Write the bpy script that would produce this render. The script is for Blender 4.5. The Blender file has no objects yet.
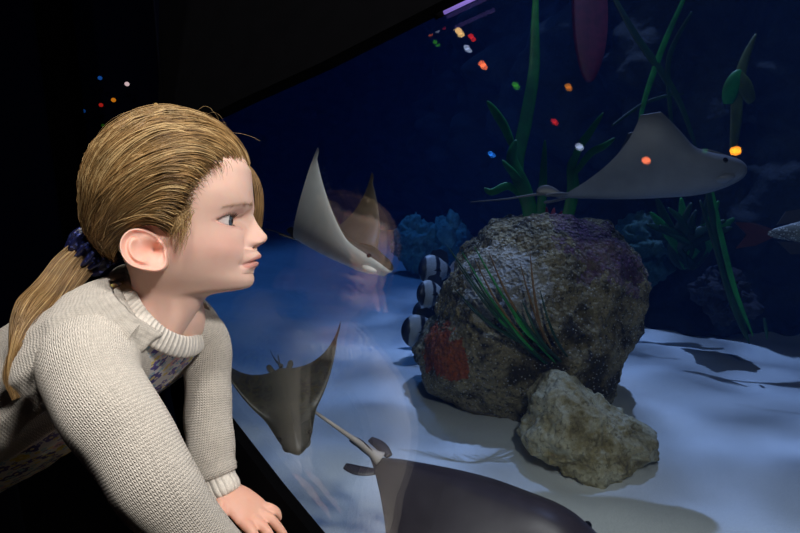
import bpy, bmesh, math, random
import numpy as np
from mathutils import Vector, Matrix, noise as mn

random.seed(7)
rng = np.random.default_rng(7)
S = bpy.context.scene
COL = S.collection
PI = math.pi

# ------------------------------------------------------------------ camera and measuring helpers
F = 560.0
PITCH = math.radians(12)
CAM = np.array([0.0, 0.0, 1.15])
CX = np.array([1.0, 0, 0])
CU = np.array([0, math.sin(PITCH), math.cos(PITCH)])
CF = np.array([0, math.cos(PITCH), -math.sin(PITCH)])

def ray(px, py):
    return (px - 400) / F * CX + (266.5 - py) / F * CU + CF

def P(px, py, z):
    return CAM + z * ray(px, py)

def V(x, u, f):                      # direction: right, up, forward of the viewer
    return x * CX + u * CU + f * CF

def on_height(px, py, h):
    r = ray(px, py)
    return CAM + r * ((h - CAM[2]) / r[2])

def unit(v):
    v = np.asarray(v, float)
    return v / max(1e-12, np.linalg.norm(v))

PANE_N = unit(V(.477, -.16, .862))
PANE_D = .553

def on_pane(px, py, off=0.0):
    r = ray(px, py)
    return CAM + r * ((PANE_D + off) / (r @ PANE_N))

def sm(a, b, x):
    t = np.clip((np.asarray(x, float) - a) / (b - a), 0, 1)
    return t * t * (3 - 2 * t)

# ------------------------------------------------------------------ materials
def new_mat(name):
    m = bpy.data.materials.new(name)
    m.use_nodes = True
    nt = m.node_tree
    return m, nt, nt.nodes['Principled BSDF'], nt.nodes['Material Output']

class NB:
    """small node-building helper"""
    def __init__(s, nt):
        s.nt = nt
    def n(s, t, **kw):
        x = s.nt.nodes.new(t)
        for k, v in kw.items():
            setattr(x, k, v)
        return x
    def set(s, sock, v):
        if isinstance(v, bpy.types.NodeSocket):
            s.nt.links.new(v, sock)
        else:
            sock.default_value = v
    def m(s, op, a, b=0.0, c=None):
        x = s.n('ShaderNodeMath', operation=op)
        s.set(x.inputs[0], a); s.set(x.inputs[1], b)
        if c is not None:
            s.set(x.inputs[2], c)
        return x.outputs[0]
    def noise(s, vec, scale, detail=3.0, rough=.55, out=0):
        x = s.n('ShaderNodeTexNoise')
        if vec is not None:
            s.set(x.inputs['Vector'], vec)
        x.inputs['Scale'].default_value = scale
        x.inputs['Detail'].default_value = detail
        x.inputs['Roughness'].default_value = rough
        return x.outputs[out]
    def voro(s, vec, scale, feature='F1', out='Distance', rand=1.0):
        x = s.n('ShaderNodeTexVoronoi', feature=feature)
        if vec is not None:
            s.set(x.inputs['Vector'], vec)
        x.inputs['Scale'].default_value = scale
        x.inputs['Randomness'].default_value = rand
        return x.outputs[out]
    def ramp(s, fac, stops, interp='LINEAR'):
        x = s.n('ShaderNodeValToRGB')
        r = x.color_ramp
        r.interpolation = interp
        while len(r.elements) > 1:
            r.elements.remove(r.elements[-1])
        r.elements[0].position = stops[0][0]
        r.elements[0].color = (*stops[0][1], 1)
        for p, c in stops[1:]:
            e = r.elements.new(p)
            e.color = (*c, 1)
        s.set(x.inputs[0], fac)
        return x.outputs[0]
    def mix(s, fac, a, b, mode='MIX'):
        x = s.n('ShaderNodeMix', data_type='RGBA', blend_type=mode)
        s.set(x.inputs[0], fac)
        for sock, v in ((x.inputs[6], a), (x.inputs[7], b)):
            if isinstance(v, tuple):
                v = (*v, 1) if len(v) == 3 else v
            s.set(sock, v)
        return x.outputs[2]
    def obj(s):
        return s.n('ShaderNodeTexCoord').outputs['Object']
    def uv(s):
        return s.n('ShaderNodeTexCoord').outputs['UV']
    def attr(s, name):
        return s.n('ShaderNodeAttribute', attribute_name=name)
    def sep(s, v):
        x = s.n('ShaderNodeSeparateXYZ')
        s.set(x.inputs[0], v)
        return x.outputs
    def comb(s, x, y, z=0.0):
        c = s.n('ShaderNodeCombineXYZ')
        s.set(c.inputs[0], x); s.set(c.inputs[1], y); s.set(c.inputs[2], z)
        return c.outputs[0]
    def bump(s, h, strength=.5, dist=.002):
        x = s.n('ShaderNodeBump')
        x.inputs['Strength'].default_value = strength
        x.inputs['Distance'].default_value = dist
        s.set(x.inputs['Height'], h)
        return x.outputs[0]

def srgb(r, g, b):
    f = lambda c: (c / 255 / 12.92) if c / 255 <= .04045 else ((c / 255 + .055) / 1.055) ** 2.4
    return (f(r), f(g), f(b))

def plain(name, col, rough=.5, spec=.5, var=.12, scale=40, metallic=0.0, bump=0.0):
    m, nt, b, o = new_mat(name)
    k = NB(nt)
    nz = k.noise(k.obj(), scale)
    c = k.ramp(nz, [(.3, tuple(x * (1 - var) for x in col)), (.7, tuple(min(1, x * (1 + var)) for x in col))])
    nt.links.new(c, b.inputs['Base Color'])
    b.inputs['Roughness'].default_value = rough
    b.inputs['Specular IOR Level'].default_value = spec
    b.inputs['Metallic'].default_value = metallic
    if bump:
        nt.links.new(k.bump(nz, bump), b.inputs['Normal'])
    return m

def emit(name, col, strength):
    m, nt, b, o = new_mat(name)
    b.inputs['Base Color'].default_value = (*[c * .3 for c in col], 1)
    b.inputs['Emission Color'].default_value = (*col, 1)
    b.inputs['Emission Strength'].default_value = strength
    return m

def knit_mat(name, col, w=.0036, h=.0029, rib=False):
    m, nt, b, o = new_mat(name)
    k = NB(nt)
    x, y, _ = k.sep(k.uv())
    wob = k.noise(k.obj(), 60, 2)
    u = k.m('ADD', k.m('DIVIDE', x, w), k.m('MULTIPLY', wob, .5))
    fu = k.m('FRACT', u)
    tri = k.m('ABSOLUTE', k.m('SUBTRACT', fu, .5))            # 0 centre .. .5 edge
    v = k.m('SUBTRACT', k.m('DIVIDE', y, h), k.m('MULTIPLY', tri, 1.1))
    fv = k.m('FRACT', v)
    row = k.m('SINE', k.m('MULTIPLY', fv, PI))
    colm = k.m('SINE', k.m('MULTIPLY', k.m('FRACT', k.m('MULTIPLY', u, 2 if not rib else .5)), PI))
    ht = k.m('MULTIPLY', row if not rib else 1.0, colm)
    fuzz = k.noise(k.obj(), 900, 2)
    ht2 = k.m('ADD', ht, k.m('MULTIPLY', fuzz, .45))
    tw = k.noise(k.obj(), 220, 3)
    c = k.ramp(tw, [(.3, tuple(z * .86 for z in col)), (.7, tuple(min(1, z * 1.08) for z in col))])
    # gaps between the stitches are painted darker, as shade in the lacy openings
    hole = k.m('LESS_THAN', ht, .16)
    c2 = k.mix(k.m('MULTIPLY', hole, .45), c, tuple(z * .55 for z in col))
    nt.links.new(c2, b.inputs['Base Color'])
    nt.links.new(k.bump(ht2, .75, .0016), b.inputs['Normal'])
    b.inputs['Roughness'].default_value = .85
    b.inputs['Specular IOR Level'].default_value = .25
    b.inputs['Sheen Weight'].default_value = .25
    return m

def floral_mat(name):
    m, nt, b, o = new_mat(name)
    k = NB(nt)
    uvs = k.uv()
    col = srgb(226, 222, 220) + (1,)
    for sc, pal, r0, off in ((62, [srgb(92, 84, 150), srgb(120, 112, 176), srgb(226, 200, 96), srgb(108, 98, 168), srgb(226, 180, 186), srgb(88, 80, 142)], .0068, 0.0),
                             (118, [srgb(150, 190, 216), srgb(128, 120, 180), srgb(232, 212, 130), srgb(160, 196, 214)], .0027, .37)):
        sh = k.n('ShaderNodeVectorMath', operation='ADD')
        k.set(sh.inputs[0], uvs); sh.inputs[1].default_value = (off, off * 1.7, 0)
        vo = k.n('ShaderNodeTexVoronoi', feature='F1', voronoi_dimensions='2D')
        vo.inputs['Scale'].default_value = sc
        vo.inputs['Randomness'].default_value = .75
        k.set(vo.inputs['Vector'], sh.outputs[0])
        d = k.n('ShaderNodeVectorMath', operation='SUBTRACT')
        k.set(d.inputs[0], sh.outputs[0]); k.set(d.inputs[1], vo.outputs['Position'])
        dx, dy, _ = k.sep(d.outputs[0])
        ln = k.m('SQRT', k.m('ADD', k.m('MULTIPLY', dx, dx), k.m('MULTIPLY', dy, dy)))
        an = k.m('ARCTAN2', dy, dx)
        pet = k.m('ADD', .68, k.m('MULTIPLY', .32, k.m('ABSOLUTE', k.m('COSINE', k.m('MULTIPLY', an, 2.5)))))
        rr = k.m('MULTIPLY', pet, r0)
        ins = k.m('LESS_THAN', ln, rr)
        rnd = k.sep(vo.outputs['Color'])[0]
        pc = k.ramp(rnd, [(i / len(pal), c) for i, c in enumerate(pal)], 'CONSTANT')
        cen = k.m('LESS_THAN', ln, r0 * .25)
        pc = k.mix(cen, pc, srgb(240, 226, 170))
        col = k.mix(ins, col, pc)
    nt.links.new(col, b.inputs['Base Color'])
    b.inputs['Roughness'].default_value = .8
    nt.links.new(k.bump(k.noise(k.obj(), 700, 2), .3, .0006), b.inputs['Normal'])
    return m

def skin_mat():
    m, nt, b, o = new_mat('skin')
    k = NB(nt)
    t = k.attr('tint').outputs['Color']
    mot = k.noise(k.obj(), 70, 4)
    c = k.mix(.10, t, k.ramp(mot, [(.35, srgb(214, 150, 130)), (.65, srgb(240, 205, 186))]))
    nt.links.new(c, b.inputs['Base Color'])
    b.inputs['Roughness'].default_value = .48
    b.inputs['Specular IOR Level'].default_value = .35
    b.inputs['Subsurface Weight'].default_value = .35
    b.inputs['Subsurface Radius'].default_value = (.010, .004, .002)
    b.inputs['Subsurface Scale'].default_value = .5
    nt.links.new(k.bump(k.noise(k.obj(), 900, 3), .12, .0004), b.inputs['Normal'])
    return m

def hair_mat(name, col):
    m, nt, b, o = new_mat(name)
    k = NB(nt)
    c = k.ramp(k.noise(k.obj(), 55, 3), [(.3, tuple(z * .7 for z in col)), (.7, tuple(min(1, z * 1.25) for z in col))])
    nt.links.new(c, b.inputs['Base Color'])
    b.inputs['Roughness'].default_value = .42
    b.inputs['Specular IOR Level'].default_value = .45
    return m

def glass_mat():
    m, nt, b, o = new_mat('acrylic')
    k = NB(nt)
    nt.nodes.remove(b)
    g = k.n('ShaderNodeNewGeometry')
    d = k.n('ShaderNodeVectorMath', operation='DOT_PRODUCT')
    k.set(d.inputs[0], g.outputs['Normal']); k.set(d.inputs[1], g.outputs['Incoming'])
    c = k.m('ABSOLUTE', d.outputs['Value'])
    p = k.m('POWER', k.m('SUBTRACT', 1.0, c), 5.0)
    fr = k.m('ADD', GLASS_R0, k.m('MULTIPLY', p, 1 - GLASS_R0))
    tr = k.n('ShaderNodeBsdfTransparent'); tr.inputs[0].default_value = (.985, .99, .99, 1)
    gl = k.n('ShaderNodeBsdfGlossy'); gl.inputs['Roughness'].default_value = .012
    gl.inputs['Color'].default_value = (1, 1, 1, 1)
    mx = k.n('ShaderNodeMixShader')
    k.set(mx.inputs[0], fr); k.set(mx.inputs[1], tr.outputs[0]); k.set(mx.inputs[2], gl.outputs[0])
    nt.links.new(mx.outputs[0], o.inputs['Surface'])
    return m
GLASS_R0 = .072

# ------------------------------------------------------------------ mesh helpers
def link(o, parent=None):
    COL.objects.link(o)
    if parent is not None:
        o.parent = parent
    return o

def mesh_obj(name, verts, faces, mats, parent=None, smooth=True, uvs=None, midx=None):
    """verts are world coordinates; a parent Empty is only translated, so local = world - parent location"""
    me = bpy.data.meshes.new(name)
    v = np.asarray(verts, float)
    off = np.zeros(3)
    p = parent
    while p is not None:
        off += np.array(p.location); p = p.parent
    me.from_pydata((v - off).tolist(), [], [list(map(int, f)) for f in faces])
    for m in (mats if isinstance(mats, (list, tuple)) else [mats]):
        me.materials.append(m)
    if midx is not None:
        me.polygons.foreach_set('material_index', np.asarray(midx, np.int32))
    me.polygons.foreach_set('use_smooth', np.full(len(me.polygons), smooth))
    if uvs is not None:
        lay = me.uv_layers.new(name='UVMap')
        li = np.zeros(len(me.loops), np.int32)
        me.loops.foreach_get('vertex_index', li)
        if isinstance(uvs, dict):
            lay.data.foreach_set('uv', np.asarray(uvs['loops'], float).ravel())
        else:
            lay.data.foreach_set('uv', np.asarray(uvs, float)[li].ravel())
    me.update()
    o = bpy.data.objects.new(name, me)
    return link(o, parent)

def recentre(o):
    """put the origin of a one-mesh thing at its own lowest middle"""
    me = o.data
    v = np.zeros(len(me.vertices) * 3); me.vertices.foreach_get('co', v); v = v.reshape(-1, 3)
    c = np.array([(v[:, 0].min() + v[:, 0].max()) / 2, (v[:, 1].min() + v[:, 1].max()) / 2, v[:, 2].min()])
    me.vertices.foreach_set('co', (v - c).ravel())
    o.location = Vector(np.array(o.location) + c)
    return o

def empty(name, loc):
    o = bpy.data.objects.new(name, None)
    o.empty_display_size = .05
    o.location = Vector(loc)
    return link(o)

def tag(o, label, cat, group=None, kind=None):
    o['label'] = label
    o['category'] = cat
    if group:
        o['group'] = group
    if kind:
        o['kind'] = kind
    return o

def struct(o):
    o['kind'] = 'structure'
    return o

def catmull(pts, n, closed=False):
    p = np.asarray(pts, float)
    m = len(p)
    out = []
    segs = m if closed else m - 1
    for t in np.linspace(0, segs, n, endpoint=not closed):
        i = min(int(t), segs - 1); u = t - i
        g = (lambda j: p[j % m]) if closed else (lambda j: p[min(max(j, 0), m - 1)])
        a, b, c, d = g(i - 1), g(i), g(i + 1), g(i + 2)
        out.append(.5 * (2 * b + (c - a) * u + (2 * a - 5 * b + 4 * c - d) * u * u + (3 * b - a - 3 * c + d) * u ** 3))
    return np.array(out)

class MB:
    """collects grids of vertices and faces into one mesh"""
    def __init__(s):
        s.v = []; s.f = []; s.luv = []; s.mi = []; s.n = 0
    def add(s, verts, faces, uvs=None, mi=0):
        verts = np.asarray(verts, float)
        for f in faces:
            s.f.append([int(i) + s.n for i in f])
            s.mi.append(mi)
            for i in f:
                s.luv.append(uvs[int(i)] if uvs is not None else (0, 0))
        s.v.append(verts); s.n += len(verts)
    def build(s, name, mats, parent=None, smooth=True):
        return mesh_obj(name, np.concatenate(s.v), s.f, mats, parent, smooth, {'loops': s.luv}, s.mi)

def grid_faces(nr, nc, wrap=False):
    f = []
    for i in range(nr - 1):
        for j in range(nc if wrap else nc - 1):
            f.append((i * nc + j, i * nc + (j + 1) % nc, (i + 1) * nc + (j + 1) % nc, (i + 1) * nc + j))
    return f

def frames(path, up=None):
    path = np.asarray(path)
    t = np.gradient(path, axis=0)
    t /= np.linalg.norm(t, axis=1)[:, None] + 1e-12
    n = np.array(up if up is not None else ([0, 0, 1] if abs(t[0][2]) < .8 else [1, 0, 0]), float)
    N = []; B = []
    for i in range(len(path)):
        n = n - (n @ t[i]) * t[i]
        n = unit(n)
        N.append(n); B.append(np.cross(t[i], n))
    return t, np.array(N), np.array(B)

def tube(mb, path, rad, nseg=16, up=None, flat=1.0, disp=None, caps=True, mi=0):
    """loft a tube; rad scalar/array or (n,2); UVs in metres"""
    path = np.asarray(path, float); n = len(path)
    rad = np.asarray(rad, float)
    if rad.ndim == 0:
        rad = np.full(n, float(rad))
    if rad.ndim == 1:
        rad = np.stack([rad, rad * flat], 1)
    t, N, B = frames(path, up)
    ln = np.concatenate([[0], np.cumsum(np.linalg.norm(np.diff(path, axis=0), axis=1))])
    an = np.linspace(0, 2 * PI, nseg + 1)
    vs = []; uv = []
    mr = rad.mean()
    for i in range(n):
        c, s_ = np.cos(an), np.sin(an)
        k = np.ones(nseg + 1)
        if disp is not None:
            k = np.array([1 + disp(ln[i], a, path[i]) for a in an]); k[-1] = k[0]
        vs.append(path[i] + (rad[i, 0] * c * k)[:, None] * N[i] + (rad[i, 1] * s_ * k)[:, None] * B[i])
        uv += [(a * mr, ln[i]) for a in an]
    vs = np.concatenate(vs)
    f = grid_faces(n, nseg + 1)
    if caps:
        f = f + [tuple(range(nseg - 1, -1, -1)), tuple((n - 1) * (nseg + 1) + j for j in range(nseg))]
    mb.add(vs, f, uv, mi)

def tube_obj(name, path, rad, mat, parent=None, nseg=10, **kw):
    mb = MB(); tube(mb, path, rad, nseg, **kw)
    return mb.build(name, mat, parent)

def blade(mb, path, width, thick=.0015, up=None, mi=0, n=24, prof=None):
    """a leaf or strap with real thickness: flattened tube, width tapered"""
    p = catmull(path, n)
    s = np.linspace(0, 1, n)
    w = prof(s) if prof else np.sin(PI * (.12 + .86 * s)) ** .7
    r = np.stack([np.maximum(width * w, .0004), np.full(n, thick)], 1)
    tube(mb, p, r, 10, up=up, mi=mi)

def box_obj(name, corners_bottom, h, mat, parent=None):
    """prism from a bottom polygon (world) lifted by vector h"""
    a = np.asarray(corners_bottom, float); n = len(a)
    v = np.concatenate([a, a + np.asarray(h, float)])
    f = [tuple(range(n - 1, -1, -1)), tuple(range(n, 2 * n))] + [(i, (i + 1) % n, n + (i + 1) % n, n + i) for i in range(n)]
    bm = bmesh.new()
    vv = [bm.verts.new(x) for x in v]
    for q in f:
        bm.faces.new([vv[i] for i in q])
    bmesh.ops.recalc_face_normals(bm, faces=bm.faces)
    bm.verts.index_update()
    faces = [[x.index for x in q.verts] for q in bm.faces]
    bm.free()
    return mesh_obj(name, v, faces, mat, parent, smooth=False)

def ico(sub):
    bm = bmesh.new()
    bmesh.ops.create_icosphere(bm, subdivisions=sub, radius=1)
    v = np.array([x.co[:] for x in bm.verts]); f = [[y.index for y in x.verts] for x in bm.faces]
    bm.free()
    return v, f

ICO = {}
def icos(sub):
    if sub not in ICO:
        ICO[sub] = ico(sub)
    return ICO[sub]

def ellipsoid(mb, c, ax, mi=0, sub=3):
    v, f = icos(sub)
    A = np.asarray(ax)
    mb.add(np.asarray(c) + v @ A, f, None, mi)

def fbm(p, scale, octaves=4, seed=0.0):
    q = Vector((p[0] * scale + seed, p[1] * scale - seed * .7, p[2] * scale + seed * 1.3))
    return mn.fractal(q, 1.0, 2.0, octaves, noise_basis='PERLIN_ORIGINAL')
# ================================================================== THE GIRL
PSI = math.radians(14)
HF = V(math.cos(PSI), 0, math.sin(PSI))        # the way the face points
HL = V(math.sin(PSI), 0, -math.cos(PSI))       # towards her right, the near side
HU = CU.copy()
HO = P(185, 225, .61)

def hp(px, py, l=0.0):
    """pixel on the head's plane at lateral l -> (a, b): forward, up"""
    r = ray(px, py); o = HO - CAM
    s = (HL @ o + l) / (HL @ r)
    q = r * s - o
    return q @ HF, q @ HU

def hw(a, l, b):
    a, l, b = np.broadcast_arrays(np.asarray(a, float), l, b)
    return HO + a[..., None] * HF + l[..., None] * HL + b[..., None] * HU

girl = empty('person', (*P(-75, 480, .68)[:2], 0.0))
tag(girl, 'young girl with blonde ponytail in cream knit cardigan, leaning in and gazing into the tank', 'person')

SKIN = skin_mat()
C_SKIN = np.array(srgb(236, 196, 178)); C_BLUSH = np.array(srgb(232, 160, 146)); C_LIP = np.array(srgb(204, 112, 108))
C_EAR = np.array(srgb(238, 172, 152))

def build_head():
    front = [(185,122),(214,130),(233,145),(245.5,159),(251.5,173),(253,190),(254,203),(254.3,209),(253.3,215),(255.5,220),(259,226),(263,231),(266.5,235.2),
             (267.3,238.2),(265.6,241.6),(261,244.6),(257.2,247.2),(257.8,250.4),(260.2,253),(261.6,255.4),(261,258),(256.2,260.2),(258.6,262.4),(258.4,265),(255.4,268),(253.8,271),
             (254.6,276),(254.6,281),(252,286),(246,289.5),(232,291.3),(217,292.6),(207,296),(202,304),(194,318),(184,334),(170,352)]
    base = [(185,122),(214,130),(233,145),(245.5,159),(251.5,173),(253,190),(253.6,203),(252.6,210),(250.5,218),(249.5,226),(249.5,235),(250.5,244),(252,250),(252.6,256),(252.4,262),
            (252.4,268),(252.8,272),(254.2,277),(254.3,281),(252,286),(246,289.5),(232,291.3),(217,292.6),(207,296),(202,304),(194,318),(184,334),(170,352)]
    back = [(180,122),(150,130),(125,144),(110,160),(104,180),(104,205),(106,225),(116,242),(124,256),(129,268),(132,280),(133,292),(131,306),(124,330),(118,352)]
    def prof(lst):
        ab = np.array([hp(*q) for q in lst]); o = np.argsort(ab[:, 1]); return ab[o, 1], ab[o, 0]
    fb, fa = prof(front); bb, ba = prof(base); kb, ka = prof(back)
    B = lambda v: hp(200, v)[1]
    wl = [(120,.002),(122,.018),(127,.034),(134,.049),(150,.060),(172,.068),(195,.0705),(215,.069),(235,.0655),(250,.061),(263,.056),(274,.050),(281,.045),(286.5,.0395),(291,.036),(297,.0345),(310,.035),(330,.039),(352,.045)]
    wb = np.array([B(v) for v, _ in wl])[::-1]; ww = np.array([w for _, w in wl])[::-1]
    xl = [(117,182),(150,176),(190,172),(230,176),(260,178),(280,182),(288,176),(296,167),(320,158),(352,150)]
    xb = np.array([B(v) for v, _ in xl])[::-1]; xx = np.array([hp(u_, v_)[0] for v_, u_ in xl])[::-1]
    nl = [(117,2.0),(160,2.3),(195,2.3),(212,2.0),(228,1.76),(250,1.66),(275,1.72),(286,1.8),(296,2.0),(352,2.0)]
    nb_ = np.array([B(v) for v, _ in nl])[::-1]; nn = np.array([n for _, n in nl])[::-1]
    levels = np.linspace(B(352), B(122.2), 300)
    nphi = 360
    q = np.linspace(-1, 1, nphi + 1)[:-1]
    phi = PI * (q * .55 + .45 * q ** 3)                 # denser towards the face
    L, PH = np.meshgrid(levels, phi, indexing='ij')
    def soft(x, y, sig):
        """interpolate along the height and round the corners"""
        f = np.linspace(levels[0] - .03, levels[-1] + .0, 900); g = np.interp(f, x, y); dx = f[1] - f[0]
        kx = np.arange(-60, 61) * dx; w_ = np.exp(-.5 * (kx / sig) ** 2); w_ /= w_.sum()
        g2 = np.convolve(np.pad(g, 60, mode='edge'), w_, 'valid')
        t_ = sm(levels[-1] - .004, levels[-1] - .016, f)
        return np.interp(L, f, g * (1 - t_) + g2 * t_)
    A_f = soft(bb, ba, .0016); A_b = soft(kb, ka, .006); W = soft(wb, ww, .0045)
    XC = soft(xb, xx, .008); N = soft(nb_, nn, .006)
    c, s = np.cos(PH), np.sin(PH)
    fr = c >= 0
    n = np.where(fr, N, 2.15)
    rr = (np.abs(c) ** n + np.abs(s) ** n) ** (-1 / n)
    a = XC + np.where(fr, (A_f - XC), (XC - A_b)) * rr * c
    l = W * rr * s
    b = L.copy()
    G = lambda l0, b0, sl, sb: np.exp(-((np.abs(l) - l0) / sl) ** 2 - ((b - b0) / sb) ** 2)
    gf = sm(.0, .35, c)
    mid = np.abs(l)
    # cheeks, jaw, brow
    bch = B(249)
    ch = G(.040, bch, .018, .018) * gf
    a += .0022 * ch; l += np.sign(l) * .0034 * ch
    brow = G(.026, B(207), .02, .007) * gf
    a += .0010 * brow
    # temples and the hollow by the eye
    a -= .0085 * G(.030, B(220), .0135, .0095) * gf
    a -= .005 * G(.013, B(219), .006, .008) * gf
    # sagittal features
    nose_top, nose_bot = B(208), B(249)
    drop = .0052 * np.clip(mid / .021, 0, 1.3) ** 2
    H_n = np.interp(b, fb, fa) - np.interp(b, bb, ba)
    t = np.clip((nose_top - b) / (nose_top - nose_bot), 0, 1)
    wn = np.interp(t, [0, .35, .7, .85, 1], [.0075, .0075, .0100, .0108, .0085])
    isn = sm(B(250.5), B(247), b) 
    a += gf * isn * np.maximum(H_n, 0) * np.exp(-(mid / wn) ** 2.6)
    # wings of the nose
    al = np.exp(-((mid - .0115) / .0052) ** 2 - ((b - B(242.3)) / .0058) ** 2)
    a += gf * .0080 * al
    cre = np.exp(-((mid - .0185) / .0026) ** 2 - ((b - B(243)) / .006) ** 2)
    a -= gf * .0018 * cre
    nos = np.exp(-((mid - .0068) / .0032) ** 2 - ((b - B(246.6)) / .0026) ** 2)
    a -= gf * .0065 * nos
    # lips follow the profile, fading to the corners
    b2 = b + drop
    H_l = np.interp(b2, fb, fa) - np.interp(b2, bb, ba)
    isl = 1 - sm(B(250.5), B(247), b)
    fade = np.clip(1 - (mid / .0225) ** 2, 0, 1) ** .75
    a += gf * isl * np.where(b > B(273), H_l, 0) * fade
    cor = np.exp(-((mid - .0215) / .0040) ** 2 - ((b - B(264.5)) / .0035) ** 2)
    a -= gf * .0028 * cor
    line = np.exp(-((b2 - B(260.3)) / .0010) ** 2) * np.clip(1 - (mid / .0215) ** 4, 0, 1)
    a -= gf * .0020 * line
    phil = np.exp(-(mid / .003) ** 2 - ((b - B(251)) / .003) ** 2)
    a -= gf * .0008 * phil
    # jaw edge stays soft; eyes
    v = np.stack([a, l, b], -1).reshape(-1, 3)
    tint = np.tile(C_SKIN, (len(v), 1))
    eyes = []
    R = .0130
    ea, eb = hp(220.0, 220.8, .0315)
    for sg in (1, -1):
        E = np.array([ea, sg * .031, eb])
        d = v - E
        r = np.linalg.norm(d, axis=1) + 1e-9
        az = np.degrees(np.arctan2(d[:, 1] * sg, d[:, 0])); el = np.degrees(np.arcsin(np.clip(d[:, 2] / r, -1, 1)))
        near = (r < .027)
        k = np.clip((az - 20) / 77, -1.2, 1.2)
        up = 25 * (1 - np.abs(k) ** 2.2) + 1.5 - 2 * k
        lo = -21 * (1 - np.abs(k) ** 2.4) - 1.0 - 3 * k
        inside = near & (np.abs(k) < 1) & (el < up) & (el > lo) & (d[:, 0] > -.006)
        # lids: never deeper than the lid shell
        lidR = R + .0014
        kk = .0022
        h = np.clip(.5 + .5 * (lidR - r) / kk, 0, 1)
        rn = r * (1 - h) + lidR * h + kk * h * (1 - h)
        crease = np.exp(-((el - up - 17) / 5.0) ** 2) * (np.abs(k) < 1.05) * (d[:, 0] > 0)
        rn = rn - .0012 * crease * (r < .019)
        ed = np.exp(-np.minimum(np.abs(el - up), np.abs(el - lo)) / 3.0) * (np.abs(k) < 1.05)
        rn = np.where(near & (d[:, 0] > -.004), rn, r)
        rn = np.where(inside, R - .0035, rn)
        v = E + d * (rn / r)[:, None]
        rim = near & ~inside & (el < up + 6) & (el > lo - 6) & (np.abs(k) < 1.12)
        tint[rim] = C_SKIN * .72 + np.array(srgb(214, 130, 120)) * .28
        sock = np.exp(-((r - R) / .008) ** 2) * (el < -10)
        tint = tint * (1 - .14 * sock[:, None]) + .14 * sock[:, None] * np.array(srgb(206, 140, 150))
        eyes.append((E, sg, R))
    # pigment: lips, cheeks, nose tip
    a1, l1, b1 = v[:, 0], np.abs(v[:, 1]), v[:, 2]
    fr1 = (fr.reshape(-1))
    dr = .0052 * np.clip(l1 / .021, 0, 1.3) ** 2
    bb2 = b1 + dr
    top = B(253.2) - .0045 * 0; bot = B(268.2)
    half = np.sqrt(np.clip(1 - (l1 / .0212) ** 2, 0, 1))
    mid_b = B(260.3)
    lipm = sm(.0008, -.0008, (bb2 - mid_b) - (top - mid_b) * half ** .8) * sm(.0008, -.0008, (mid_b - bb2) - (mid_b - bot) * half ** .8) * (l1 < .0212) * fr1
    tint = tint * (1 - .62 * lipm[:, None]) + .62 * lipm[:, None] * C_LIP
    bl = np.exp(-((l1 - .043) / .018) ** 2 - ((b1 - B(247)) / .016) ** 2) * fr1
    tint = tint * (1 - .38 * bl[:, None]) + .38 * bl[:, None] * C_BLUSH
    nt_ = np.exp(-(l1 / .012) ** 2 - ((b1 - B(240)) / .009) ** 2) * fr1
    tint = tint * (1 - .22 * nt_[:, None]) + .22 * nt_[:, None] * C_BLUSH
    bw = np.exp(-((b1 - (B(210.5) + .0036 * (1 - np.clip((l1 - .008) / .042, 0, 1)) + .0030 * np.sin(np.clip((l1 - .008) / .042, 0, 1) * PI))) / .0022) ** 2) * sm(.008, .014, l1) * sm(.056, .044, l1) * fr1
    tint = tint * (1 - .34 * bw[:, None]) + .34 * bw[:, None] * np.array(srgb(170, 124, 94))
    nr, nc = len(levels), nphi
    f = grid_faces(nr, nc, True) + [tuple((nr - 1) * nc + j for j in range(nc))]
    return hw(v[:, 0], v[:, 1], v[:, 2]), f, tint, eyes, B

HV, HFc, HT, EYES, BL = build_head()

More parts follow.
